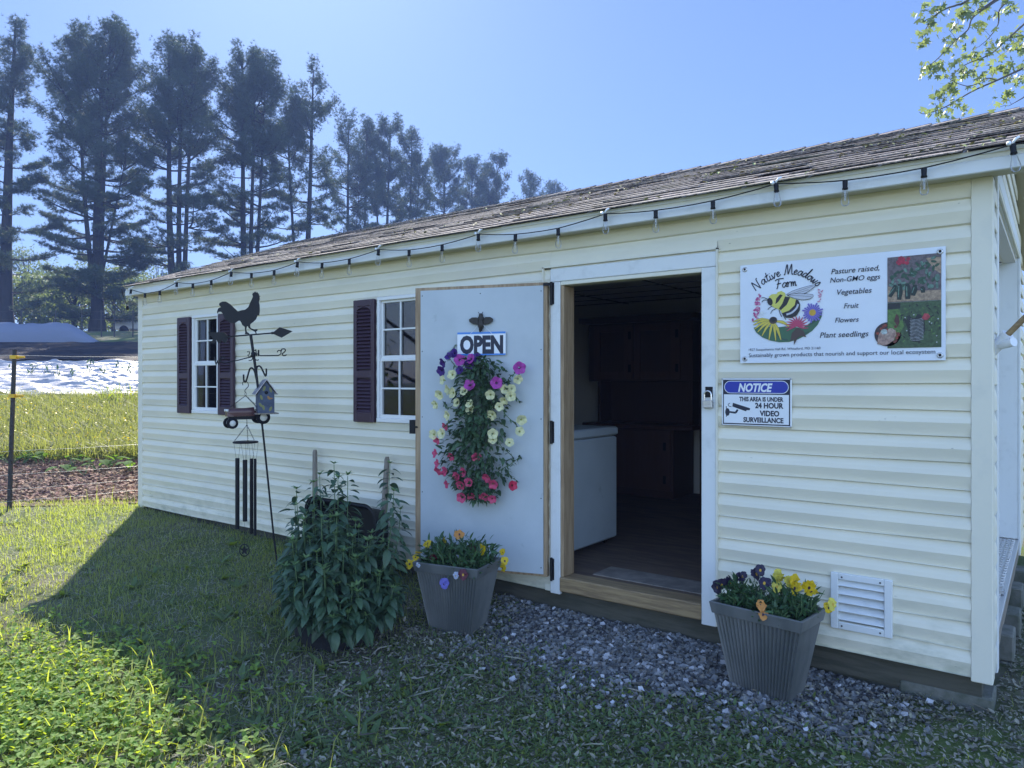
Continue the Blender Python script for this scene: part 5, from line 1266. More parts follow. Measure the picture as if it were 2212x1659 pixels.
for sg in (-1, 1):
    mb = MB(); V = []
    for k in range(9):
        th = R(20 + 130 * k / 8); 
        for w in (.034, .072): 
            for rr_ in (.056, .0585): V.append(tp_(rr_ * math.cos(th), sg * w, 1.162 + rr_ * math.sin(th)))
    mb.add(V, [(i * 4 + a, i * 4 + b, i * 4 + 4 + b, i * 4 + 4 + a) for i in range(8) for a, b in ((0, 1), (1, 3), (3, 2), (2, 0))]); part('fender', mb, tred, ch)
for (a, s, z, r, w) in ((0, .058, 1.162, .050, .017), (0, -.058, 1.162, .050, .017), (.185, .044, 1.124, .040, .012), (.185, -.044, 1.124, .040, .012)):
    mb = MB(); mb.lathe([(r * .55, -w * .7), (r * .62, -w), (r * .92, -w), (r, -w * .6), (r, w * .6), (r * .92, w), (r * .62, w), (r * .55, w * .7)], tp_(a, s, z), es, 22); wl = part('wheel', mb, tyre, ch)
    mb = MB(); mb.lathe([(0, -w * .6), (r * .57, -w * .7), (r * .57, w * .7), (r * .3, w * .55), (r * .14, w * .9), (0, w)], tp_(a, s, z), es, 18); part('hub', mb, hub, wl)
for s in (-.021, .021): mb = MB(); mb.lathe([(0, -.012), (.009, -.01), (.0105, .0), (.0095, .004), (0, .006)], tp_(.213, s, 1.216), ef, 12); part('headlight', mb, hub, ch)
mb = MB(); mb.lathe([(0, 0), (.018, .0), (.022, .004), (.022, .008), (0, .010)], tp_(.005, 0, 1.228), (0, 0, 1), 12); mb.tube([tp_(.0, 0, 1.17), tp_(.005, 0, 1.23)], .003, 6); part('seat', mb, steel_m, ch)
mb = MB(); mb.tube([tp_(.05, 0, 1.21), tp_(.030, 0, 1.248)], .0025, 6); mb.tube([tp_(.030 + .004 * math.sin(a), .020 * math.cos(a), 1.248 + .018 * math.sin(a) * .5) for a in np.linspace(0, 2 * PI, 13)], .002, 5); part('steering_wheel', mb, steel_m, ch)
def chain(mb, a, b, n):
    a, b = np.asarray(a), np.asarray(b); d = (b - a) / n; ax = d / np.linalg.norm(d); u = np.cross(ax, [0.3, .8, .1]); u /= np.linalg.norm(u); w = np.cross(ax, u); L = np.linalg.norm(d) * .68
    for i in range(n):
        c = a + d * (i + .5); s = u if i % 2 else w; mb.tube([c + ax * L * math.cos(t) + s * .0032 * math.sin(t) for t in np.linspace(0, 2 * PI, 9)], .0011, 4, cap=False)
mb = MB(); top = vp(-.204, 1.322)
mb.tube(vpath([(-0.224, 1.399), (-0.226, 1.418), (-0.206, 1.432), (-0.186, 1.413), (-0.184, 1.391), (-0.203, 1.369), (-0.210, 1.355), (-0.203, 1.344)]), .0028, 6); mb.tube([vp(-.204 + .006 * math.cos(a), 1.334 + .012 * math.sin(a)) for a in np.linspace(0, 2 * PI, 11)], .0016, 5)
chain(mb, top, tp_(.19, .01, 1.240), 13); chain(mb, top, tp_(.03, .06, 1.225), 11); chain(mb, top, tp_(-.01, -.06, 1.225), 13); part('chain', mb, black_m, ch); mb = MB()
mid = vp(-.194, 1.105); chain(mb, vp(-.196, 1.17), mid, 6); chain(mb, mid, vp(-.285, .987), 15); chain(mb, mid, vp(-.165, .987, -.06), 13); chain(mb, mid, vp(-.165, .987, .07), 13); part('chain', mb, black_m, ch)
mb = MB(); mb.lathe([(0, -.006), (.088, -.006), (.091, -.003), (.091, .003), (.088, .006), (0, .006)], vp(-.204, .977), (0, 0, 1), 26); part('top_disc', mb, blackmat_m, ch)
for (a, z1, z0, r, b) in ((-.265, .858, .334, .0155, .0), (-.190, .851, .400, .0165, -.05), (-.137, .854, .283, .0105, .01), (-.178, .85, .290, .013, .05)):
    mb = MB(); mb.tube([vp(a, z1, b), vp(a, z0, b)], r, 14); part('chime_tube', mb, blackmat_m, ch)
mb = MB()
for (a, z1, b) in ((-.265, .858, .0), (-.190, .851, -.05), (-.137, .854, .01), (-.178, .85, .05)):
    for o_ in (-.026, .022): mb.tube([vp(a + o_, .972, b * 1.2), vp(a + (.008 if o_ > 0 else -.008), z1 - .008, b)], .0011, 4)
mb.tube([vp(-.204, .97), vp(-.213, .222)], .0009, 4); part('string', mb, black_m, ch)
mb = MB(); mb.tube([vp(-.213 + .035 * math.cos(a), .176 + .044 * math.sin(a)) for a in np.linspace(0, 2 * PI, 25)], .004, 6, cap=False); part('sail_ring', mb, black_m, ch)
mb = MB(); mb.prism([(-.213 + (.034 if k % 2 == 0 else .014) * math.sin(k * PI / 5), .176 + (.043 if k % 2 == 0 else .017) * math.cos(k * PI / 5)) for k in range(10)], O3 - F3 * .0015, R3, (0, 0, 1), F3 * .003); part('star', mb, black_m, ch)

# ------------------------------------------------------------------ flag pole bracket on the right end
fl = thing('flag_bracket', 'white forked pipe bracket holding a wooden pole at the shed corner', 'flag bracket', (.03, .13, 1.55))
pvc = mat('white_pvc', (.70, .72, .75), .3)
def dp3(px, py, t): return CAM + np.array([FW[0] + (px - 1106) / 1574 * RT[0], FW[1] + (px - 1106) / 1574 * RT[1], -(py - 823) / 1574]) * t
mb = MB(); mb.tube([dp3(2139, 762, 3.22), dp3(2176, 724, 3.16)], .024, 14); mb.tube([dp3(2150, 748, 3.205), dp3(2190, 738, 3.12)], .020, 14); mb.tube([dp3(2172, 728, 3.167), dp3(2178, 722, 3.157)], .027, 14); mb.bbox(-.008, .012, .06, .16, 1.46, 1.64, .003); part('pipe', mb, pvc, fl)
mb = MB(); mb.tube([dp3(2173, 727, 3.165), dp3(2290, 610, 2.98)], .0125, 10); part('pole', mb, wood_m, fl)

# ------------------------------------------------------------------ wire fence by the mulch bed
fd = np.array([.268, .963])
FP = np.array([-8.317, -.834])
fe = thing('wire_fence', 'thin wire fence on black posts with yellow insulators by the mulch bed', 'fence', (FP[0], FP[1], gz(*FP)))
postm = mat('black_post', (.014, .014, .016), .6, col2=(.03, .025, .02), nscale=20); yel = mat('yellow_plastic', (.65, .38, .015), .45); wirem = mat('fence_wire', (.50, .50, .46), .4, metal=.4)
for k in (-4.2, 0.0, 2.1):
    p = FP + fd * k; z = gz(*p); lean = np.array([.03, 0, 0])
    mb = MB(); a = np.array([p[0], p[1], z - .03]); b = a + (RT[0] * .055, RT[1] * .055, 1.66)
    mb.tube([a, (a + b) / 2, b], [.023, .022, .020], 7)
    for t in np.linspace(.1, .9, 12): c = a * (1 - t) + b * t; mb.obox(c, R3 * .004, F3 * .028, (0, 0, .012))
    po = part('post', mb, postm, fe)
    for h in (1.585, 1.19):
        c = a + (b - a) * (h / 1.66); mb = MB(); mb.obox(c, R3 * .03, F3 * .028, (0, 0, .018)); mb.tube([c + R3 * .03, c + R3 * .105], [.014, .011], 8); part('insulator', mb, yel, po)
for h in (1.575, 1.18, .60, .36, .21, .09):
    mb = MB(); ps = []
    for k in np.linspace(-4.2, 2.1, 13): p = FP + fd * k; t = (k + 4.2) / 4.2 if k < 0 else k / 2.1; ps.append((p[0] + .04 * RT[0], p[1] + .04 * RT[1], gz(*p) + h - .02 * math.sin(PI * (t % 1.0001))))
    mb.tube(ps, .0014, 5); part('wire', mb, wirem, fe)

# ------------------------------------------------------------------ ground cover
def noise2(x, y, s, seed=0):
    r = np.random.default_rng(seed); v = 0
    for k in range(5): a = r.random() * 6.28; f = s * (.7 + 1.2 * r.random()); v = v + np.sin((x * math.cos(a) + y * math.sin(a)) * f + r.random() * 6.28)
    return v / 5
def inview(x, y, m=2.6):
    d = depth_of(x, y); l = lat_of(x, y); return (d > 1.9) & (np.abs(l) < .72 * d + m)
def scatter(n, x0, x1, y0, y1):
    x = x0 + (x1 - x0) * rng.random(n); y = y0 + (y1 - y0) * rng.random(n)
    ok = ~((x > XL - .01) & (x < .02) & (y > .02) & (y < YB)) & inview(x, y)
    return x[ok], y[ok]
def grav_e(x, y): return ((x + 1.48) / 1.05) ** 2 + ((y + .03) / .72) ** 2 + .16 * np.sin(x * 5.1 + y * 3.0) * np.sin(y * 4.3 - x * 2.2)
def litter_w(x, y):
    """1 where leaf litter and stones replace lawn"""
    return sstep(-3.3, -2.2, x + .25 * noise2(x, y, 3.0, 1)) * (1 - sstep(-1.0, -3.2, y) * .15)
grass_m = mat('lawn_grass', (.115, .142, .088), .5, col2=(.170, .185, .120), nscale=1.6, island=.5, trans=.5, tcol=(.55, .64, .06), col3=(.25, .23, .14), n3scale=1.3, lo3=.52, hi3=.72, spec=.45)
BL = [blade_tpl(b, .05 if b < 1 else .06, 3) for b in (.25, .6, 1.0)]
gm = MB()
x, y = scatter(380000, -14.5, 2.6, -4.6, 3.3)
e = grav_e(x, y); lw = litter_w(x, y)
den = (.25 + .9 * np.clip(noise2(x, y, 5.0, 2) + .55, 0, 1)) * (1 - .90 * lw) * (e > 1) * (depth_of(x, y) < 7.75)
den = np.where(np.hypot(x + 3.9, y + 2.15) < .55, den * .25, den) * (1 + .8 * np.exp(-((x + 3.2) ** 2 / .5 + (y + 2.3) ** 2 / .3)))
k = rng.random(len(x)) < den; x, y = x[k], y[k]; z = g(x, y); n = len(x)
hh = (.024 + .042 * rng.random(n)) * (1 + .9 * np.clip(noise2(x, y, 2.2, 3), 0, 1)) * np.where(depth_of(x, y) > 6.5, 1.15, 1.0)
tall = rng.random(n) < .022; hh = np.where(tall, hh * 2.4, hh)
ang = rng.random(n) * 6.28; tilt = rng.normal(size=n) * .35
for i, tpl in enumerate(BL):
    s = (np.arange(n) % 3) == i
    M = rotz(ang[s]); M = M * hh[s][:, None, None]; wd = np.clip(.0045 / (.05 * hh[s]), .6, 3.0) * (.7 + .7 * rng.random(s.sum())); M[:, :, 0] *= wd[:, None]
    gm.inst(*tpl, M, np.stack([x[s], y[s], z[s] - .003], -1))
# longer seeding stalks where the mower missed
tx = -3.2 + .75 * rng.normal(size=420); ty = -2.15 + .45 * rng.normal(size=420); k = inview(tx, ty) & (depth_of(tx, ty) > 2.35); tx, ty = tx[k], ty[k]
M = rotz(rng.random(len(tx)) * 6.28) * (.09 + .12 * rng.random(len(tx)))[:, None, None]; gm.inst(*BL[1], M, np.stack([tx, ty, g(tx, ty)], -1))
solo('grass', gm, grass_m, 'short patchy lawn grass left of and in front of the shed', 'grass', kind='stuff')
print('grass blades', n)
# gravel stones
stone_m = mat('gravel_stone', (.18, .185, .19), .9, col2=(.12, .125, .128), nscale=40, island=.6, bump=.3, bscale=150, spec=.3, col3=(.16, .145, .125), n3scale=30, lo3=.5, hi3=.6)
pebw_m = mat('pale_pebble', (.36, .36, .38), .8, island=.4)
def stone_tpl(seed):
    r = np.random.default_rng(seed); v = np.array([(a, b, c) for c in (-1, 1) for b in (-1, 1) for a in (-1, 1)], float) * .5; v[:, 2] *= .55; v += r.normal(size=v.shape) * .13
    return v, [(0, 2, 3, 1), (4, 5, 7, 6), (0, 1, 5, 4), (2, 6, 7, 3), (0, 4, 6, 2), (1, 3, 7, 5)]
def rot_rand(n, tilt=.5):
    a = rng.random(n) * 6.28; d = np.stack([np.cos(a), np.sin(a), rng.normal(size=n) * tilt], -1); u = np.stack([rng.normal(size=n) * tilt, rng.normal(size=n) * tilt, np.ones(n)], -1); return frames(d, u)
gs, gp = MB(), MB()
x, y = scatter(105000, -3.4, 2.2, -2.9, .06); e = grav_e(x, y); lw_ = litter_w(x, y)
pr_ = np.where(e < 1.0, .92 - .35 * sstep(.45, 1.0, e), np.clip(.8 * np.exp(-(e - 1) * 3.2), .005, 1) * (.10 + .90 * lw_)) * (.55 + .6 * np.clip(noise2(x, y, 4, 9) + .5, 0, 1)); k = rng.random(len(x)) < pr_; x, y = x[k], y[k]; n = len(x); sz = .0075 + .0155 * rng.random(n) ** 2.4
for i in range(4):
    s = (np.arange(n) % 4) == i; M = rot_rand(s.sum()) * sz[s][:, None, None]; M[:, :, 1] *= (.9 + .7 * rng.random(s.sum()))[:, None]; gs.inst(*stone_tpl(i), M, np.stack([x[s], y[s], g(x[s], y[s]) + .006 + .006 * rng.random(s.sum())], -1))
solo('gravel', gs, stone_m, 'loose grey slate gravel in front of the doorway', 'gravel', kind='stuff')
k = rng.random(n) < .028; gp.inst(*stone_tpl(11), rot_rand(k.sum()) * (.012 + .016 * rng.random(k.sum()))[:, None, None], np.stack([x[k], y[k] - .02, g(x[k], y[k]) + .014], -1))
solo('pale_pebbles', gp, pebw_m, 'pale pebbles scattered among the grey gravel', 'pebbles', kind='stuff')
print('stones', n)
# dead grass thatch lying in the lawn
thm = MB(); x, y = scatter(70000, -9.5, 1.8, -3.6, .0); k = (grav_e(x, y) > 1.1) & (rng.random(len(x)) < (.45 + .5 * noise2(x, y, 2.4, 31)) * (1 - .95 * litter_w(x, y))) & (depth_of(x, y) < 7.6); x, y = x[k], y[k]; n = len(x)
Mt = rot_rand(n, .22); Mt[:, :, 1] *= (.025 + .05 * rng.random(n))[:, None]; Mt[:, :, 0] *= .0020; Mt[:, :, 2] *= .0020
thm.inst(np.array([(-.5, -.5, 0), (.5, -.5, 0), (.5, 0, 3), (-.5, 0, 3), (.3, .5, 0), (-.3, .5, 0)], float), [(0, 1, 2, 3), (3, 2, 4, 5)], Mt, np.stack([x, y, g(x, y) + .004 + .014 * rng.random(n)], -1))
solo('thatch', thm, mat('dead_grass', (.36, .34, .28), .7, island=.45, trans=.2), 'dry grey straw lying through the lawn grass', 'dead grass', kind='stuff')
# leaf litter and small weeds
lit_m = mat('dry_leaf', (.215, .20, .155), .75, island=.6, trans=.1, col2=(.19, .185, .14), nscale=2.5)
weed_m = mat('weed_leaf', (.095, .140, .070), .6, island=.4, trans=.35, tcol=(.52, .64, .04), spec=.2)
clover_m = mat('clover_leaf', (.17, .27, .07), .7, island=.4, trans=.42, tcol=(.54, .66, .04), spec=.2)
lm = MB(); x, y = scatter(210000, -4.6, 2.4, -3.4, 3.0); e = grav_e(x, y); lw = litter_w(x, y)
k = rng.random(len(x)) < np.where(e < 1, .10 + .15 * sstep(.5, 1, e), np.clip(lw * (.85 + .4 * noise2(x, y, 3.3, 12)), .008, 1)); x, y = x[k], y[k]; n = len(x)
lm.inst(*leaf_tpl(1, .62, -.15, .28, 3), rot_rand(n, .45) * (.010 + .022 * rng.random(n) ** 2.0)[:, None, None], np.stack([x, y, g(x, y) + .006 + .010 * rng.random(n)], -1))
k = rng.random(n) < .010; m_ = k.sum(); a = rng.random(m_) * 6.28; tw = rot_rand(m_, .15) * 1.0; tw[:, :, 1] *= (.05 + .11 * rng.random(m_))[:, None]; tw[:, :, 0] *= .0022; tw[:, :, 2] *= .0022
lm.inst(np.array([(-1, -.5, -1), (1, -.5, -1), (1, -.5, 1), (-1, -.5, 1), (-1 + 9, 0, 2), (1 + 9, 0, 2), (1 + 9, 0, 4), (-1 + 9, 0, 4), (-1, .5, -1), (1, .5, -1), (1, .5, 1), (-1, .5, 1)], float), [(i * 4 + j, i * 4 + (j + 1) % 4, i * 4 + 4 + (j + 1) % 4, i * 4 + 4 + j) for i in range(2) for j in range(4)], tw, np.stack([x[k], y[k], g(x[k], y[k]) + .014], -1))
solo('leaf_litter', lm, lit_m, 'dry brown leaves and twigs littering the ground before the shed', 'leaf litter', kind='stuff')
print('litter', n)
wm = MB(); x, y = scatter(120000, -4.4, 2.2, -3.3, .0); e = grav_e(x, y); lw = litter_w(x, y)
k = (rng.random(len(x)) < np.clip(lw * (.42 + .75 * noise2(x, y, 2.6, 21)) + .05, 0, 1)) & (e > .62 + .5 * rng.random(len(x))); x, y = x[k], y[k]; n = len(x)
d = np.stack([rng.normal(size=n), rng.normal(size=n), .45 + .4 * rng.random(n)], -1); wm.inst(*LEAFW, frames(d) * (.013 + .024 * rng.random(n) ** 2.2)[:, None, None], np.stack([x, y, g(x, y) + .004 + .012 * rng.random(n)], -1))
# rosettes of broad leaves
ros = [(-3.75, -1.75), (-3.55, -2.0), (-2.75, -2.25), (-2.55, -2.3), (-2.45, -2.1), (-2.15, -2.2), (-2.35, -1.75), (-2.0, -1.7), (-1.75, -1.45), (-2.15, -1.35), (-2.55, -1.45), (-2.8, -1.55), (-.78, -2.02), (-.35, -1.55), (-.05, -1.15), (-2.05, -1.0), (-3.3, -1.75), (-3.05, -1.95), (-2.95, -2.35), (-3.3, -2.75), (-4.55, -1.35), (-4.9, -1.1), (-5.3, -1.35), (-2.3, -2.55), (-2.6, -2.65), (-1.5, -1.9), (-.2, -1.85)]
for k in range(90): ros.append((-2.7 + 1.2 * rng.normal(), -1.9 + .55 * rng.normal()))
for k in range(70): ros.append((-3.15 + .45 * rng.normal(), -2.35 + .28 * rng.normal()))
for k in range(40): ros.append((-5.5 + 1.4 * rng.normal(), -1.3 + .5 * rng.normal()))
for (a, b) in ros:
    if b > -.2 and a > XL or depth_of(a, b) < 2.3 or grav_e(a, b) < 1.1: continue
    n = rng.integers(5, 11); an = rng.random(n) * 6.28; d = np.stack([np.cos(an), np.sin(an), .35 + .9 * rng.random(n)], -1); s = (.05 + .075 * rng.random(n)) * (1 if rng.random() < .5 else .6)
    wm.inst(*leaf_tpl(1, .33, .35, .3, 5), frames(d) * s[:, None, None], np.tile([(a, b, gz(a, b))], (n, 1)) + rng.normal(size=(n, 3)) * (.008, .008, 0))
solo('weeds', wm, weed_m, 'low broad leaved weeds growing among the litter and lawn', 'weeds', kind='stuff')
cm = MB(); n = 3600; x = -3.40 + .55 * rng.normal(size=n); y = -2.42 + .30 * rng.normal(size=n); k = inview(x, y) & (depth_of(x, y) > 2.3); x, y = x[k], y[k]; n = len(x)
h = (.03 + .05 * rng.random(n)); an = rng.random(n) * 6.28
for j in range(3):
    d = np.stack([np.cos(an + j * 2.09), np.sin(an + j * 2.09), .25 + .55 * rng.normal(size=n)], -1); cm.inst(*leaf_tpl(1, .85, .1, .25, 3), frames(d) * (.018 + .013 * rng.random(n))[:, None, None], np.stack([x, y, g(x, y) + h * .9], -1))
solo('clover', cm, clover_m, 'patch of bright clover in the sunlit near lawn', 'clover', kind='stuff')
# loose leaves fallen on the roof
rm = MB(); n = 900; xx = XA + .1 + (XB - XA - .2) * rng.random(n) ** .55; ss = .05 + (sl - .1) * rng.random(n); k = noise2(xx, ss * 2, 3, 5) + .1 + (xx + 4) * .05 > rng.random(n) * .7; xx, ss = xx[k], ss[k]; n = len(xx)
h = .018; pos = np.stack([xx, EY + uy * ss - uz * h, EZ + uz * ss + uy * h], -1); d = rng.normal(size=(n, 3)); d[:, 2] = d[:, 1] * uz / uy * .8 + .15 * d[:, 2]
rm.inst(*leaf_tpl(1, .5, .3, .5, 3), frames(d) * (.02 + .035 * rng.random(n))[:, None, None], pos)
solo('roof_leaves', rm, mat('roof_leaf', (.34, .30, .13), .8, island=.5, col2=(.22, .26, .09), nscale=1.5), 'dry leaves and seeds scattered on the shingle roof', 'fallen leaves', kind='stuff')
# bark chips
bm = MB(); n = 9000; D = 7.75 + 2.5 * rng.random(n); Lt = -9 + 7 * rng.random(n); x, y = dl(D, Lt); k = (x < -7.5); x, y = x[k], y[k]; n = len(x)
bm.inst(*stone_tpl(5), rot_rand(n, .4) * np.stack([.02 + .02 * rng.random(n), .04 + .05 * rng.random(n), .018 + .01 * rng.random(n)], -1)[:, None, :], np.stack([x, y, g(x, y) + .02], -1))
solo('bark_chips', bm, mat('bark_chip', (.26, .155, .10), .9, island=.5, col2=(.12, .07, .05), nscale=8), 'brown bark chips on the bed behind the wire fence', 'bark chips', kind='stuff')
# meadow
mm_ = mat('meadow_grass', (.100, .130, .048), .55, island=.4, trans=.5, tcol=(.34, .37, .07), col2=(.16, .165, .075), nscale=.7, spec=.3); mg = MB(); n = 52000
D = 10.1 + 6.6 * rng.random(n); Lt = -D * .78 - .8 + (D * .42 + 2.4) * rng.random(n); x, y = dl(D, Lt); k = (x < -7.6); x, y, D = x[k], y[k], D[k]; n = len(x)
hh = (.13 + .16 * rng.random(n)) * np.where((D < 10.8), 1.3, 1.0); ang = rng.random(n) * 6.28
for i, tpl in enumerate(BL):
    s = (np.arange(n) % 3) == i; M = rotz(ang[s]) * hh[s][:, None, None]; M[:, :, 0] *= 1.3; mg.inst(*tpl, M, np.stack([x[s], y[s], g(x[s], y[s]) - .01], -1))
solo('meadow_grass', mg, mm_, 'sunlit meadow grass between the mulch bed and the silver film', 'meadow', kind='stuff')
mf = MB(); k = (rng.random(n) < .022 + .03 * (noise2(x, y, 2, 8) > .1)); m_ = k.sum(); mf.inst(*[np.array([(0, 0, .006)] + [(math.cos(t), math.sin(t), 0) for t in np.arange(7) * .8976]), [(0, 1 + j, 1 + (j + 1) % 7) for j in range(7)]], frames(rng.normal(size=(m_, 3)) + (0, 0, .2)) * (.009 + .008 * rng.random(m_))[:, None, None], np.stack([x[k], y[k], g(x[k], y[k]) + hh[k] * .9 + .02], -1))
solo('meadow_flowers', mf, mat('buttercup', (.75, .55, .02), .5, trans=.3), 'tiny yellow flowers dotted over the meadow', 'wild flowers', kind='stuff')
sq_m = mat('squash_leaf', (.07, .14, .035), .8, spec=.1, island=.25, trans=.4, tcol=(.22, .38, .04))
q = np.random.default_rng(17); sqv = []
for i in range(11):
    D = 9.25 + .75 * q.random(); Lt = D * ((20 + 28 * i + 8 * q.normal() - 1106) / 1574); X_, Y_ = dl(D, Lt)
    if X_ > -7.7: continue
    t = thing('squash_plant', 'broad leaved squash plant sprouting in the bark mulch bed', 'squash plant', (float(X_), float(Y_), gz(X_, Y_)), 0, 'squash plants in the mulch bed'); lf, sm = MB(), MB(); c = np.array([X_, Y_, gz(X_, Y_)])
    for j in range(q.integers(4, 8)):
        an = q.random() * 6.28; h = .08 + .12 * q.random(); p = c + np.array([math.cos(an) * .14 * q.random() * 1.6, math.sin(an) * .14, h]); sm.tube([c, (c + p) / 2 + (0, 0, .02), p], .004, 5); d = np.array([math.cos(an), math.sin(an), .1 * q.normal()]); lf.inst(*leaf_tpl(1, .95, .25, .15, 4), frames(d[None], r=q) * (.10 + .08 * q.random()), (p - d * .05)[None])
    part('foliage', lf, sq_m, t); part('stem', sm, stem_m, t)
for i in range(9):
    D = 20.5 + .5 * q.normal(); Lt = D * ((35 + 31 * i + 6 * q.normal() - 1106) / 1574); X_, Y_ = dl(D, Lt); c = np.array([X_, Y_, gz(X_, Y_) + .05]); lf, sm = MB(), MB()
    t = thing('seedling', 'small dark seedling planted in a row through the silver film', 'seedling', tuple(c), 0, 'seedlings on the silver film')
    for j in range(12): d = q.normal(size=3) * .7 + (0, 0, .6); p = c + np.array([q.normal() * .05, q.normal() * .05, .30 * q.random()]); lf.inst(*LEAF, frames(d[None], r=q) * (.10 + .10 * q.random()), p[None])
    sm.tube([c - (0, 0, .05), c + (0, 0, .3)], .006, 5); part('foliage', lf, pansy_leaf_m, t); part('stem', sm, stem_m, t)
# tall reedy tuft at the meadow's far edge
rt = MB()
for i in range(46):
    D = 15.8 + .3 * q.normal(); Lt = D * ((215 + 85 * q.random() - 1106) / 1574); X_, Y_ = dl(D, Lt); rt.inst(*BL[i % 3], rotz(np.array([q.random() * 6.28])) * (.35 + .35 * q.random()), np.array([(X_, Y_, gz(X_, Y_))]))
solo('reed_grass', rt, weed_m, 'clump of tall strap leaved grass at the meadow edge', 'grass', kind='stuff')

# ------------------------------------------------------------------ row cover, far fence, parked pickup
rc = MB(); NL = 70; NA = 12; V = []; q = np.random.default_rng(3)
ls = np.linspace(-36, -21.2, NL)
for i, l in enumerate(ls):
    endk = min(1, (ls[-1] - l) / 1.5); hgt = (.98 + .04 * math.sin(l * 2.1) + .03 * math.sin(l * 5.3)) * max(endk, .02) ** .8; wd = .75 * (.35 + .65 * endk)
    for k in range(NA + 1): th = PI * k / NA; x, y = dl(37.2 + wd * math.cos(th), l); V.append((x, y, gz(x, y) - .02 + hgt * math.sin(th) ** .7 + .02 * math.sin(k * 2.0 + l * 3)))
rc.add(V, [(i * (NA + 1) + k, (i + 1) * (NA + 1) + k, (i + 1) * (NA + 1) + k + 1, i * (NA + 1) + k + 1) for i in range(NL - 1) for k in range(NA)], 0, True)
cx_, cy_ = dl(37.2, -28); solo('row_cover', rc, mat('row_cover_fabric', (.21, .24, .33), .7, trans=.25, bump=.4, bscale=1.5, bstretch=(1, 1, 6), bdist=.1), 'long white fabric row cover tunnel on the field below the pines', 'row cover', loc=(float(cx_), float(cy_), gz(cx_, cy_)))
dx, dy = dl(42, -26)
df = thing('deer_fence', 'thin far fence of dark metal stakes in front of the pine trunks', 'fence', (float(dx), float(dy), gz(dx, dy)))
pp = []
for px in (-60, 46, 120, 177, 219, 247, 287, 330): D = 42.0; pp.append(dl(D, D * (px - 1106) / 1574))
for (x, y) in pp: mb = MB(); mb.tube([(x, y, gz(x, y) - .1), (x, y, gz(x, y) + 1.55)], .035, 6); part('post', mb, postm, df)
for h in (.5, 1.0, 1.45): mb = MB(); mb.tube([(x, y, gz(x, y) + h) for x, y in pp], .008, 4); part('wire', mb, postm, df)
PX, PY = dl(58, 58 * (300 - 1106) / 1574); PZ = gz(PX, PY)
tk = thing('pickup_truck', 'white pickup truck parked beyond the pine trunks at the shed corner', 'truck', (float(PX), float(PY), PZ))
def kp(a, b, z): return np.array([PX, PY, PZ]) + R3 * a + F3 * b + np.array([0, 0, z])
tw_m = mat('white_car_paint', (.72, .74, .77), .3, coat=.5)
mb = MB(); mb.prism([(-1.55, .42), (3.6, .42), (3.6, .95), (3.2, 1.05), (2.1, 1.10), (1.55, 1.72), (.35, 1.72), (.25, 1.10), (-1.55, 1.10)], kp(0, -.85, 0), R3, (0, 0, 1), F3 * 1.7); part('body', mb, tw_m, tk)
for a in (-.75, 2.65):
    for b in (-.80, .80): mb = MB(); mb.lathe([(0, -.11), (.30, -.11), (.36, -.07), (.36, .07), (.30, .11), (0, .11)], kp(a, b, .36), F3, 18); part('wheel', mb, tyre, tk)
mb = MB(); mb.prism([(.45, 1.15), (1.85, 1.15), (1.48, 1.64), (.45, 1.64)], kp(0, -.856, 0), R3, (0, 0, 1), F3 * 1.712); part('window', mb, blackmat_m, tk)

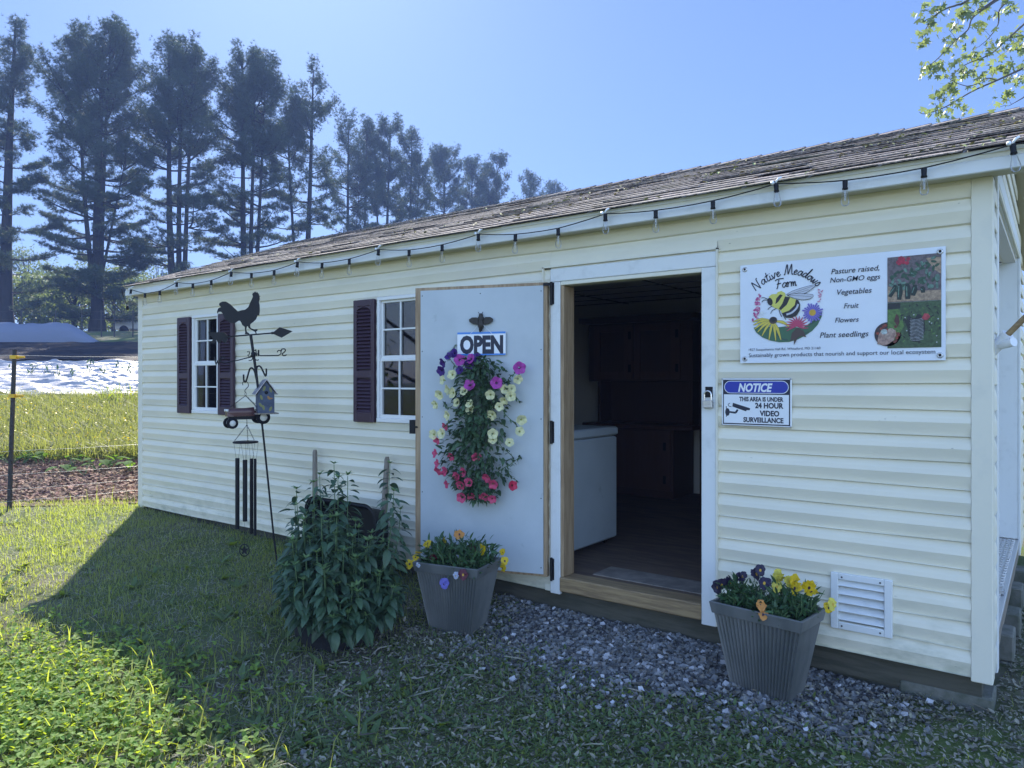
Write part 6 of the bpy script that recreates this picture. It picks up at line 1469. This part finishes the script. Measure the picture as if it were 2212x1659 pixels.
# ------------------------------------------------------------------ pines
bark_m = mat('pine_bark', (.032, .027, .025), .95, spec=.2, col2=(.02, .018, .017), nscale=3, stretch=(3, 3, .5), bump=.6, bscale=8, bdist=.05)
need_m = mat('pine_needles', (.035, .060, .032), .6, island=.35, trans=.25, tcol=(.09, .13, .04))
def tuft_tpl(seed, k=13):
    r = np.random.default_rng(seed); v = []; f = []
    for i in range(k):
        d = r.normal(size=3); d[2] = abs(d[2]) * .9 + .15; d /= np.linalg.norm(d); s = np.cross(d, r.normal(size=3)); s /= np.linalg.norm(s); L = .7 + .5 * r.random()
        v += [d * .05 - s * .042, d * .05 + s * .042, d * L]; f.append((3 * i, 3 * i + 1, 3 * i + 2))
    return np.array(v), f
TUF = [tuft_tpl(i) for i in range(4)]
def pine(label, X0, Y0, H, seed, stems, spread, dens=1.0, cone=False, bare=.16, group='white pines beyond the field'):
    q = np.random.default_rng(seed); Zb = gz(X0, Y0) - .1; t = thing('pine_tree', label, 'tree', (float(X0), float(Y0), Zb), 0, group)
    tr, lb, cr = MB(), MB(), MB(); tp_pos, tp_s, tp_d = [], [], []
    for (a0, fork, a1, hf, r0) in stems:        # sideways offset at fork and top, fork height share, height share, radius
        zz = np.linspace(0, 1, 14); top = H * hf
        ax = np.where(zz * top < fork * H, 0, a1 * np.clip((zz * top - fork * H) / (top - fork * H + 1e-6), 0, 1) ** .75) + a0 * np.clip(zz * top / (fork * H + 1e-6), 0, 1)
        bx = q.normal() * .25 * zz
        pth = np.array([X0, Y0, Zb]) + ax[:, None] * R3 + bx[:, None] * F3 + np.stack([0 * zz, 0 * zz, zz * top], -1) + np.stack([.06 * np.sin(zz * 7 + seed), .05 * np.cos(zz * 6), 0 * zz], -1)
        tr.tube(pth, r0 * (1 - zz * .92) ** .8 * (1 + .5 * np.exp(-zz * 22)), 9)
        z = bare * H
        while z < top * .985:
            f = z / H; n = q.integers(3, 5) if f < .55 else q.integers(3, 6)
            if len(stems) > 1 and q.random() < .35: n = max(1, n - 2)
            for k in range(n):
                az = q.random() * 6.28
                if cone: Lb = spread * (1.08 - .98 * z / top) * (.7 + .5 * q.random()); el = R(4) + R(35) * (z / top) ** 2
                else:
                    p = np.interp(z / top, [0, .2, .45, .6, .75, .88, .95, 1.0], [.85, 1.05, 1.0, .95, .98, .85, .62, .3]); Lb = spread * p * (.55 + .65 * q.random()); el = R(np.interp(z / top, [.1, .4, .6, .75, .88, 1], [-4, 4, 16, 30, 46, 68])) + q.normal() * .14
                if Lb < .25: Lb = .25
                u = np.array([math.cos(az), math.sin(az), 0]); s_ = np.linspace(0, 1, 6); p0 = np.array([np.interp(z, pth[:, 2] - Zb, pth[:, c]) for c in range(3)])
                cur = p0 + u * (s_ * Lb * math.cos(el))[:, None] + np.array([0, 0, 1]) * ((s_ * Lb * math.sin(el)) + .16 * Lb * (s_ ** 2.2) - .05 * Lb * np.sin(s_ * PI))[:, None] + np.cross(u, [0, 0, 1]) * (np.sin(s_ * 3 + q.random() * 6) * .06 * Lb)[:, None]
                lb.tube(cur, (.012 + .017 * Lb) * (1 - .85 * s_), 5, cap=False)
                if f < .30 and q.random() < .20: continue      # dead limb
                nt = max(3, int(Lb * (8.6 if f < .55 else 10.0) * dens))
                for j in range(nt):
                    s = .30 + .70 * q.random() ** .8; b = np.array([np.interp(s, s_, cur[:, c]) for c in range(3)]); sd = np.cross(u, [0, 0, 1]) * q.choice([-1, 1]); off = (.10 + .34 * Lb * (1.08 - s)) * q.random()
                    tw = b + sd * off + u * off * .5 + np.array([0, 0, .10 * off])
                    if off > .25 and j % 3 == 0: lb.tube([b - u * .1, tw], .012, 4, cap=False)
                    m = q.integers(5, 9)
                    tp_pos.append(tw + q.normal(size=(m, 3)) * (.20, .20, .06 if f < .55 else .20)); tp_s.append(.18 + .14 * q.random(m)); dd = np.tile((sd * .4 + u * .8), (m, 1)) + q.normal(size=(m, 3)) * .4 + (0, 0, .5 + .8 * (f > .55)); tp_d.append(dd)
            z += H * ((.040 + .024 * q.random()) if f < .55 else (.026 + .014 * q.random())) * (1.25 if len(stems) > 1 else 1.0)
    P = np.concatenate(tp_pos); S_ = np.concatenate(tp_s); D_ = np.concatenate(tp_d); D_ /= np.linalg.norm(D_, axis=1)[:, None]
    Mx = frames(np.cross(D_, q.normal(size=D_.shape)), D_, r=q) * S_[:, None, None]
    for i in range(4): s = np.arange(len(P)) % 4 == i; cr.inst(*TUF[i], Mx[s], P[s])
    part('trunk', tr, bark_m, t); part('branches', lb, bark_m, t); part('crown', cr, need_m, t)
    return len(P)
def tree_at(px, ytop, d):
    x, y = dl(d, d * (px - 1106) / 1574); return x, y, 1.43 + (823 - ytop) / 1574 * d - gz(x, y)
TREES = [(-165, 10, 44, 'tall pine at the near end of the row, mostly outside the picture', [(0, .3, .3, 1, .40)], 3.2, False, .9),
    (10, 32, 45, 'conical pine with one straight trunk at the near end of the row', [(0, .3, .35, 1, .40)], 3.1, True, 1.15),
    (208, 74, 46.5, 'big pine whose thick trunk forks into several stems above the row cover', [(0, .2, .15, .97, .40), (.1, .12, .9, 1.0, .22), (-.1, .12, -.9, .93, .20), (.1, .16, 1.9, .62, .13)], 2.9, False, 1.0),
    (383, 98, 48, 'pine with three close parallel trunks rising over the low roof end', [(-.35, .2, -.2, .98, .28), (.1, .2, .2, 1.0, .22), (.5, .2, .7, .95, .2)], 2.5, False, .85),
    (538, 120, 50, 'pine with a tight cluster of three stems behind the roof kink', [(-.3, .2, -.25, 1.0, .26), (.1, .2, .2, .97, .2), (.5, .2, .6, .94, .18)], 2.35, False, .9),
    (655, 150, 52.5, 'slim pine with a tufted flat top before the gap of sky', [(.2, .2, .55, 1.0, .27), (-.4, .2, -.8, .88, .16)], 1.85, False, .95),
    (750, 255, 62, 'shorter sparse pine just past the gap of sky', [(0, .3, .1, 1, .22), (.2, .25, 1.0, .8, .1)], 2.0, False, .65),
    (787, 258, 64, 'very slender pine with a bare lower trunk', [(0, .3, .2, 1, .18)], 1.4, False, .7),
    (835, 266, 66, 'dense leaning pine in the middle of the far row', [(0, .3, .3, 1, .22), (-.3, .2, -.8, .97, .16)], 1.9, False, 1.0),
    (886, 283, 69, 'dark round topped pine in the far row', [(0, .3, .1, 1, .22), (.2, .3, .7, .9, .14)], 2.0, False, 1.0),
    (958, 328, 74, 'dark pine where the far row steps down', [(0, .3, .1, 1, .24)], 2.2, False, 1.0),
    (1018, 350, 77, 'low broad pine beside a gap in the far row', [(0, .3, .1, 1, .22)], 1.9, False, 1.0),
    (1072, 345, 79, 'rounded pine near the far end of the row', [(0, .3, .1, 1, .22), (-.2, .3, -.7, .95, .14)], 2.1, False, 1.0),
    (1143, 380, 84, 'pale small pine second from the far end of the row', [(0, .3, .1, 1, .2)], 1.8, False, .8),
    (1196, 392, 88, 'smallest pale pine at the far end peeping over the roof', [(0, .3, .1, 1, .2)], 1.9, False, .8)]
tot = 0
for i, (px, yt, d, lab, stm, spr, cone, dn) in enumerate(TREES):
    d *= 1.17; stm = [(a * 1.17, b_, c_ * 1.17, e_, f_ * 1.12) for a, b_, c_, e_, f_ in stm]; spr *= 1.15
    x, y, H = tree_at(px, yt, d); tot += pine(lab, x, y, H, 200 + i, stm, spr * (1.05 if cone else 1.22), dn, cone, bare=.07 if d < 65 else .12)
print('tufts', tot)
# leafy trees far behind the pines
far_m = mat('far_leaf', (.085, .12, .05), .6, island=.4, trans=.45, tcol=(.20, .26, .07))
def leafy(label, X0, Y0, H, Rr, seed, n=1500, size=.34, group='leafy trees behind the pines'):
    q = np.random.default_rng(seed); Zb = gz(X0, Y0) - .1; t = thing('leafy_tree', label, 'tree', (float(X0), float(Y0), Zb), 0, group); tr, cr = MB(), MB(); o = np.array([X0, Y0, Zb])
    tr.tube([o, o + (.1, 0, H * .5), o + (0, .1, H * .9)], [.25, .16, .04], 8); P, N_ = [], []
    for k in range(16):
        a = q.random() * 6.28; h = H * (.18 + .78 * q.random()); rr_ = Rr * math.sin(PI * min(.95, max(.12, h / H * .9 + .05))) * (.35 + .65 * q.random()); c = o + (rr_ * math.cos(a), rr_ * math.sin(a), h); tr.tube([o + (0, 0, h * .6), (o + (0, 0, h * .75) + c) / 2, c], [.07, .05, .02], 5)
        m = n // 16; v = q.normal(size=(m, 3)); v /= np.linalg.norm(v, axis=1)[:, None]; P.append(c + v * (Rr * .42 * q.random(m) ** .4)[:, None] * (1, 1, .7)); N_.append(v + q.normal(size=(m, 3)) * .6)
    P = np.concatenate(P); N_ = np.concatenate(N_); cr.inst(*LEAFW, frames(np.cross(N_, q.normal(size=N_.shape)), N_, r=q) * (size * (.6 + .7 * q.random(len(P))))[:, None, None], P); part('trunk', tr, bark_m, t); part('crown', cr, far_m, t)
q = np.random.default_rng(55)
for i, (px, d, H, Rr) in enumerate([(-90, 80, 10, 4), (-20, 72, 8.5, 3.2), (45, 66, 6.5, 3.0), (85, 88, 10, 4.2), (130, 70, 6.0, 2.8), (175, 92, 11, 4.2), (245, 68, 6.8, 3.0), (285, 84, 9.5, 4.0), (330, 76, 8.0, 3.4), (420, 90, 9.5, 4.2), (500, 84, 8.0, 3.6), (600, 92, 9.0, 3.8), (10, 60, 6.0, 2.8), (110, 62, 5.5, 2.6), (265, 60, 5.5, 2.6), (60, 100, 14, 5.0), (200, 104, 14, 5.0), (340, 100, 13, 5.0), (160, 58, 4.5, 2.4)]):
    x, y = dl(d, d * (px - 1106) / 1574); leafy('sunlit leafy tree standing far behind the pine trunks', x, y, H, Rr, 300 + i)

for px_, d_, H_, lab_ in ((-15.5, -13.0, 9.5, 'broad leafy tree on the lawn opposite the shed windows'), (-22.0, -9.5, 11.0, 'tall leafy tree farther along the lawn opposite the shed'), (-11.0, -19.0, 10.0, 'leafy tree across the yard behind the viewer')):
    leafy(lab_, px_, d_, H_, 3.6, int(400 + H_ * 10), 1800, .34, 'leafy trees across the yard')

# ------------------------------------------------------------------ silver maple overhanging the roof
mp_t = thing('maple_tree', 'silver maple reaching pale green leafy twigs over the roof corner', 'tree', (3.2, 9.2, gz(3.2, 9.2)))
mleaf_m = mat('maple_leaf', (.15, .20, .11), .45, island=.35, trans=.42, tcol=(.30, .38, .11)); tw_b = mat('maple_twig', (.09, .08, .08), .8)
BR = [[(0.09, 6.8, 5.18), (-0.08, 6.67, 5.08), (-0.33, 6.49, 4.94), (-0.56, 6.31, 4.81), (-0.81, 6.13, 4.63), (-1.0, 5.99, 4.55), (-1.06, 5.94, 4.57)], [(0.02, 6.75, 5.72), (-0.08, 6.67, 5.59), (-0.26, 6.54, 5.39), (-0.4, 6.44, 5.24), (-0.64, 6.25, 5.11), (-0.78, 6.15, 4.96)],
    [(-0.19, 6.59, 6.0), (-0.33, 6.48, 5.87), (-0.55, 6.32, 5.68), (-0.6, 6.28, 5.53), (-0.71, 6.2, 5.41), (-0.91, 6.05, 5.16), (-1.0, 5.98, 5.1)], [(-0.22, 6.57, 5.98), (-0.36, 6.46, 5.87), (-0.47, 6.38, 5.78), (-0.7, 6.21, 5.65)], [(-0.53, 6.33, 5.93), (-0.7, 6.21, 5.82), (-0.8, 6.14, 5.78), (-0.92, 6.04, 5.68), (-1.0, 5.99, 5.53), (-1.05, 5.95, 5.44)],
    [(-0.19, 6.59, 5.94), (-0.23, 6.56, 5.87), (-0.31, 6.5, 5.75), (-0.32, 6.49, 5.59), (-0.41, 6.43, 5.43), (-0.5, 6.36, 5.33)], [(0.02, 6.75, 4.84), (-0.08, 6.67, 4.74), (-0.22, 6.57, 4.64)], [(-0.33, 6.49, 4.94), (-0.43, 6.41, 4.96), (-0.57, 6.3, 4.87), (-0.69, 6.22, 4.9), (-0.78, 6.15, 4.96)]]
CLU = [(-1.02, 5.97, 5.78), (-0.91, 6.05, 5.75), (-0.85, 6.09, 5.78), (-0.89, 6.06, 5.68), (-1.05, 5.95, 5.44), (-1.0, 5.98, 5.39), (-0.96, 6.02, 5.62), (-0.62, 6.27, 5.8), (-0.65, 6.25, 5.75), (-0.56, 6.31, 5.77), (-0.78, 6.15, 5.53), (-0.69, 6.22, 5.59), (-0.77, 6.16, 5.34), (-0.71, 6.2, 5.39), (-0.47, 6.38, 5.54), (-0.55, 6.32, 5.53), (-0.36, 6.46, 5.75), (-0.26, 6.54, 5.82), (-0.2, 6.58, 5.75), (-0.37, 6.46, 5.37), (-0.53, 6.33, 5.3), (-0.58, 6.3, 5.21), (-0.26, 6.54, 5.39), (-0.17, 6.6, 5.39), (-0.12, 6.64, 5.46), (-0.81, 6.13, 5.14), (-0.89, 6.06, 5.12), (-1.04, 5.96, 5.05), (-0.95, 6.02, 5.12), (-0.73, 6.19, 5.04), (-0.67, 6.23, 5.04), (-0.6, 6.29, 5.04), (-0.82, 6.12, 4.98), (-0.53, 6.34, 4.96), (-0.47, 6.38, 5.04), (-0.26, 6.54, 5.18), (-0.26, 6.54, 5.1), (-0.35, 6.47, 5.04), (-0.15, 6.62, 5.1), (-0.1, 6.65, 4.94), (-0.26, 6.54, 4.79), (-0.89, 6.06, 4.74), (-0.91, 6.05, 4.67), (-0.81, 6.13, 4.82), (-0.74, 6.18, 4.82), (-0.73, 6.18, 4.72), (-0.95, 6.02, 4.55), (-0.83, 6.11, 4.55), (-0.65, 6.25, 4.57), (-0.4, 6.43, 5.25), (-0.13, 6.63, 5.3), (-0.09, 6.66, 5.32), (-0.49, 6.36, 5.85), (-0.16, 6.61, 4.91), (-0.3, 6.51, 4.63)]
q = np.random.default_rng(66)
tr, lb, cr = MB(), MB(), MB(); o = np.array([3.2, 9.2, gz(3.2, 9.2) - .1])
tr.tube([o, o + (.05, 0, 2.5), o + (-.1, -.1, 5), o + (.1, .1, 9)], [.32, .25, .19, .04], 10)
for zb, pe in ((3.6, (0.75, 7.35, 5.35)), (4.6, (.6, 7.2, 6.1)), (5.4, (.5, 7.2, 6.9)), (3.0, (.7, 7.3, 4.9))): lb.tube(smooth2([o + (0, 0, zb), (o + (0, 0, zb + .6)) * .5 + np.array(pe) * .5, pe], 5), np.linspace(.10, .022, 11), 7)
joins = {0: (0.75, 7.35, 5.35), 1: (.6, 7.2, 6.1), 2: (.5, 7.2, 6.9), 3: (.5, 7.2, 6.9), 4: (.5, 7.2, 6.9), 5: (.6, 7.2, 6.1), 6: (.7, 7.3, 4.9), 7: None}
for i, b in enumerate(BR):
    pts = ([joins[i]] if joins[i] else []) + b; p = smooth2(pts, 4); p = p + 0; lb.tube(p, np.linspace(.016 if i != 7 else .008, .0028, len(p)), 6)
allp = np.concatenate([smooth2(b, 6) for b in BR])
ol = []
for a, r_k in ((90, 1.0), (70, .45), (52, .78), (40, .74), (25, .36), (5, .62), (-8, .55), (-35, .25), (-90, .12), (-145, .25), (-172, .55), (175, .62), (155, .36), (140, .74), (128, .78), (110, .45)): ol.append((r_k * math.cos(R(a)), r_k * math.sin(R(a)) + .1, -.12 * r_k))
MLF = (np.array([(0, .1, 0)] + ol), [(0, 1 + j, 1 + (j + 1) % 16) for j in range(16)])
for c in CLU:
    c = np.array(c); k = np.argmin(np.linalg.norm(allp - c, axis=1)); lb.tube([allp[k], (allp[k] + c) / 2 + (0, 0, .01), c], .0025, 4, cap=False)
    n = q.integers(7, 12); d = q.normal(size=(n, 3)) * .7 + (0, 0, -.85); pos = c + q.normal(size=(n, 3)) * .055
    cr.inst(*MLF, frames(d, q.normal(size=(n, 3)), r=q) * (.052 + .034 * q.random(n))[:, None, None], pos)
for (zb, rad, nn_) in ((7.5, 1.8, 500), (6.0, 1.4, 300)):
    v = q.normal(size=(nn_, 3)); v /= np.linalg.norm(v, axis=1)[:, None]; pos = o + (.6, .6, zb) + v * rad * (q.random(nn_) ** .33)[:, None]; cr.inst(*MLF, frames(q.normal(size=(nn_, 3)), r=q) * .09, pos)
part('trunk', tr, bark_m, mp_t); part('branches', lb, tw_b, mp_t); part('crown', cr, mleaf_m, mp_t)

# ------------------------------------------------------------------ added blue air, standing in for lens veil over the far trees
HB = MB(); HB.box(-390, 380, -380, 385, -1.3, 31.5)
hz = bpy.data.materials.new('veil_haze'); hz.use_nodes = True; hn = hz.node_tree
hn.nodes.clear(); ho = hn.nodes.new('ShaderNodeOutputMaterial'); hv = hn.nodes.new('ShaderNodeVolumePrincipled')
hv.inputs['Color'].default_value = (0.36, 0.52, 1.0, 1); hv.inputs['Density'].default_value = 0.0016; hv.inputs['Anisotropy'].default_value = 0.0
hn.links.new(hv.outputs[0], ho.inputs['Volume'])
solo('haze', HB, hz, 'added blue haze imitating lens veil over the far pines', 'haze', kind='stuff')
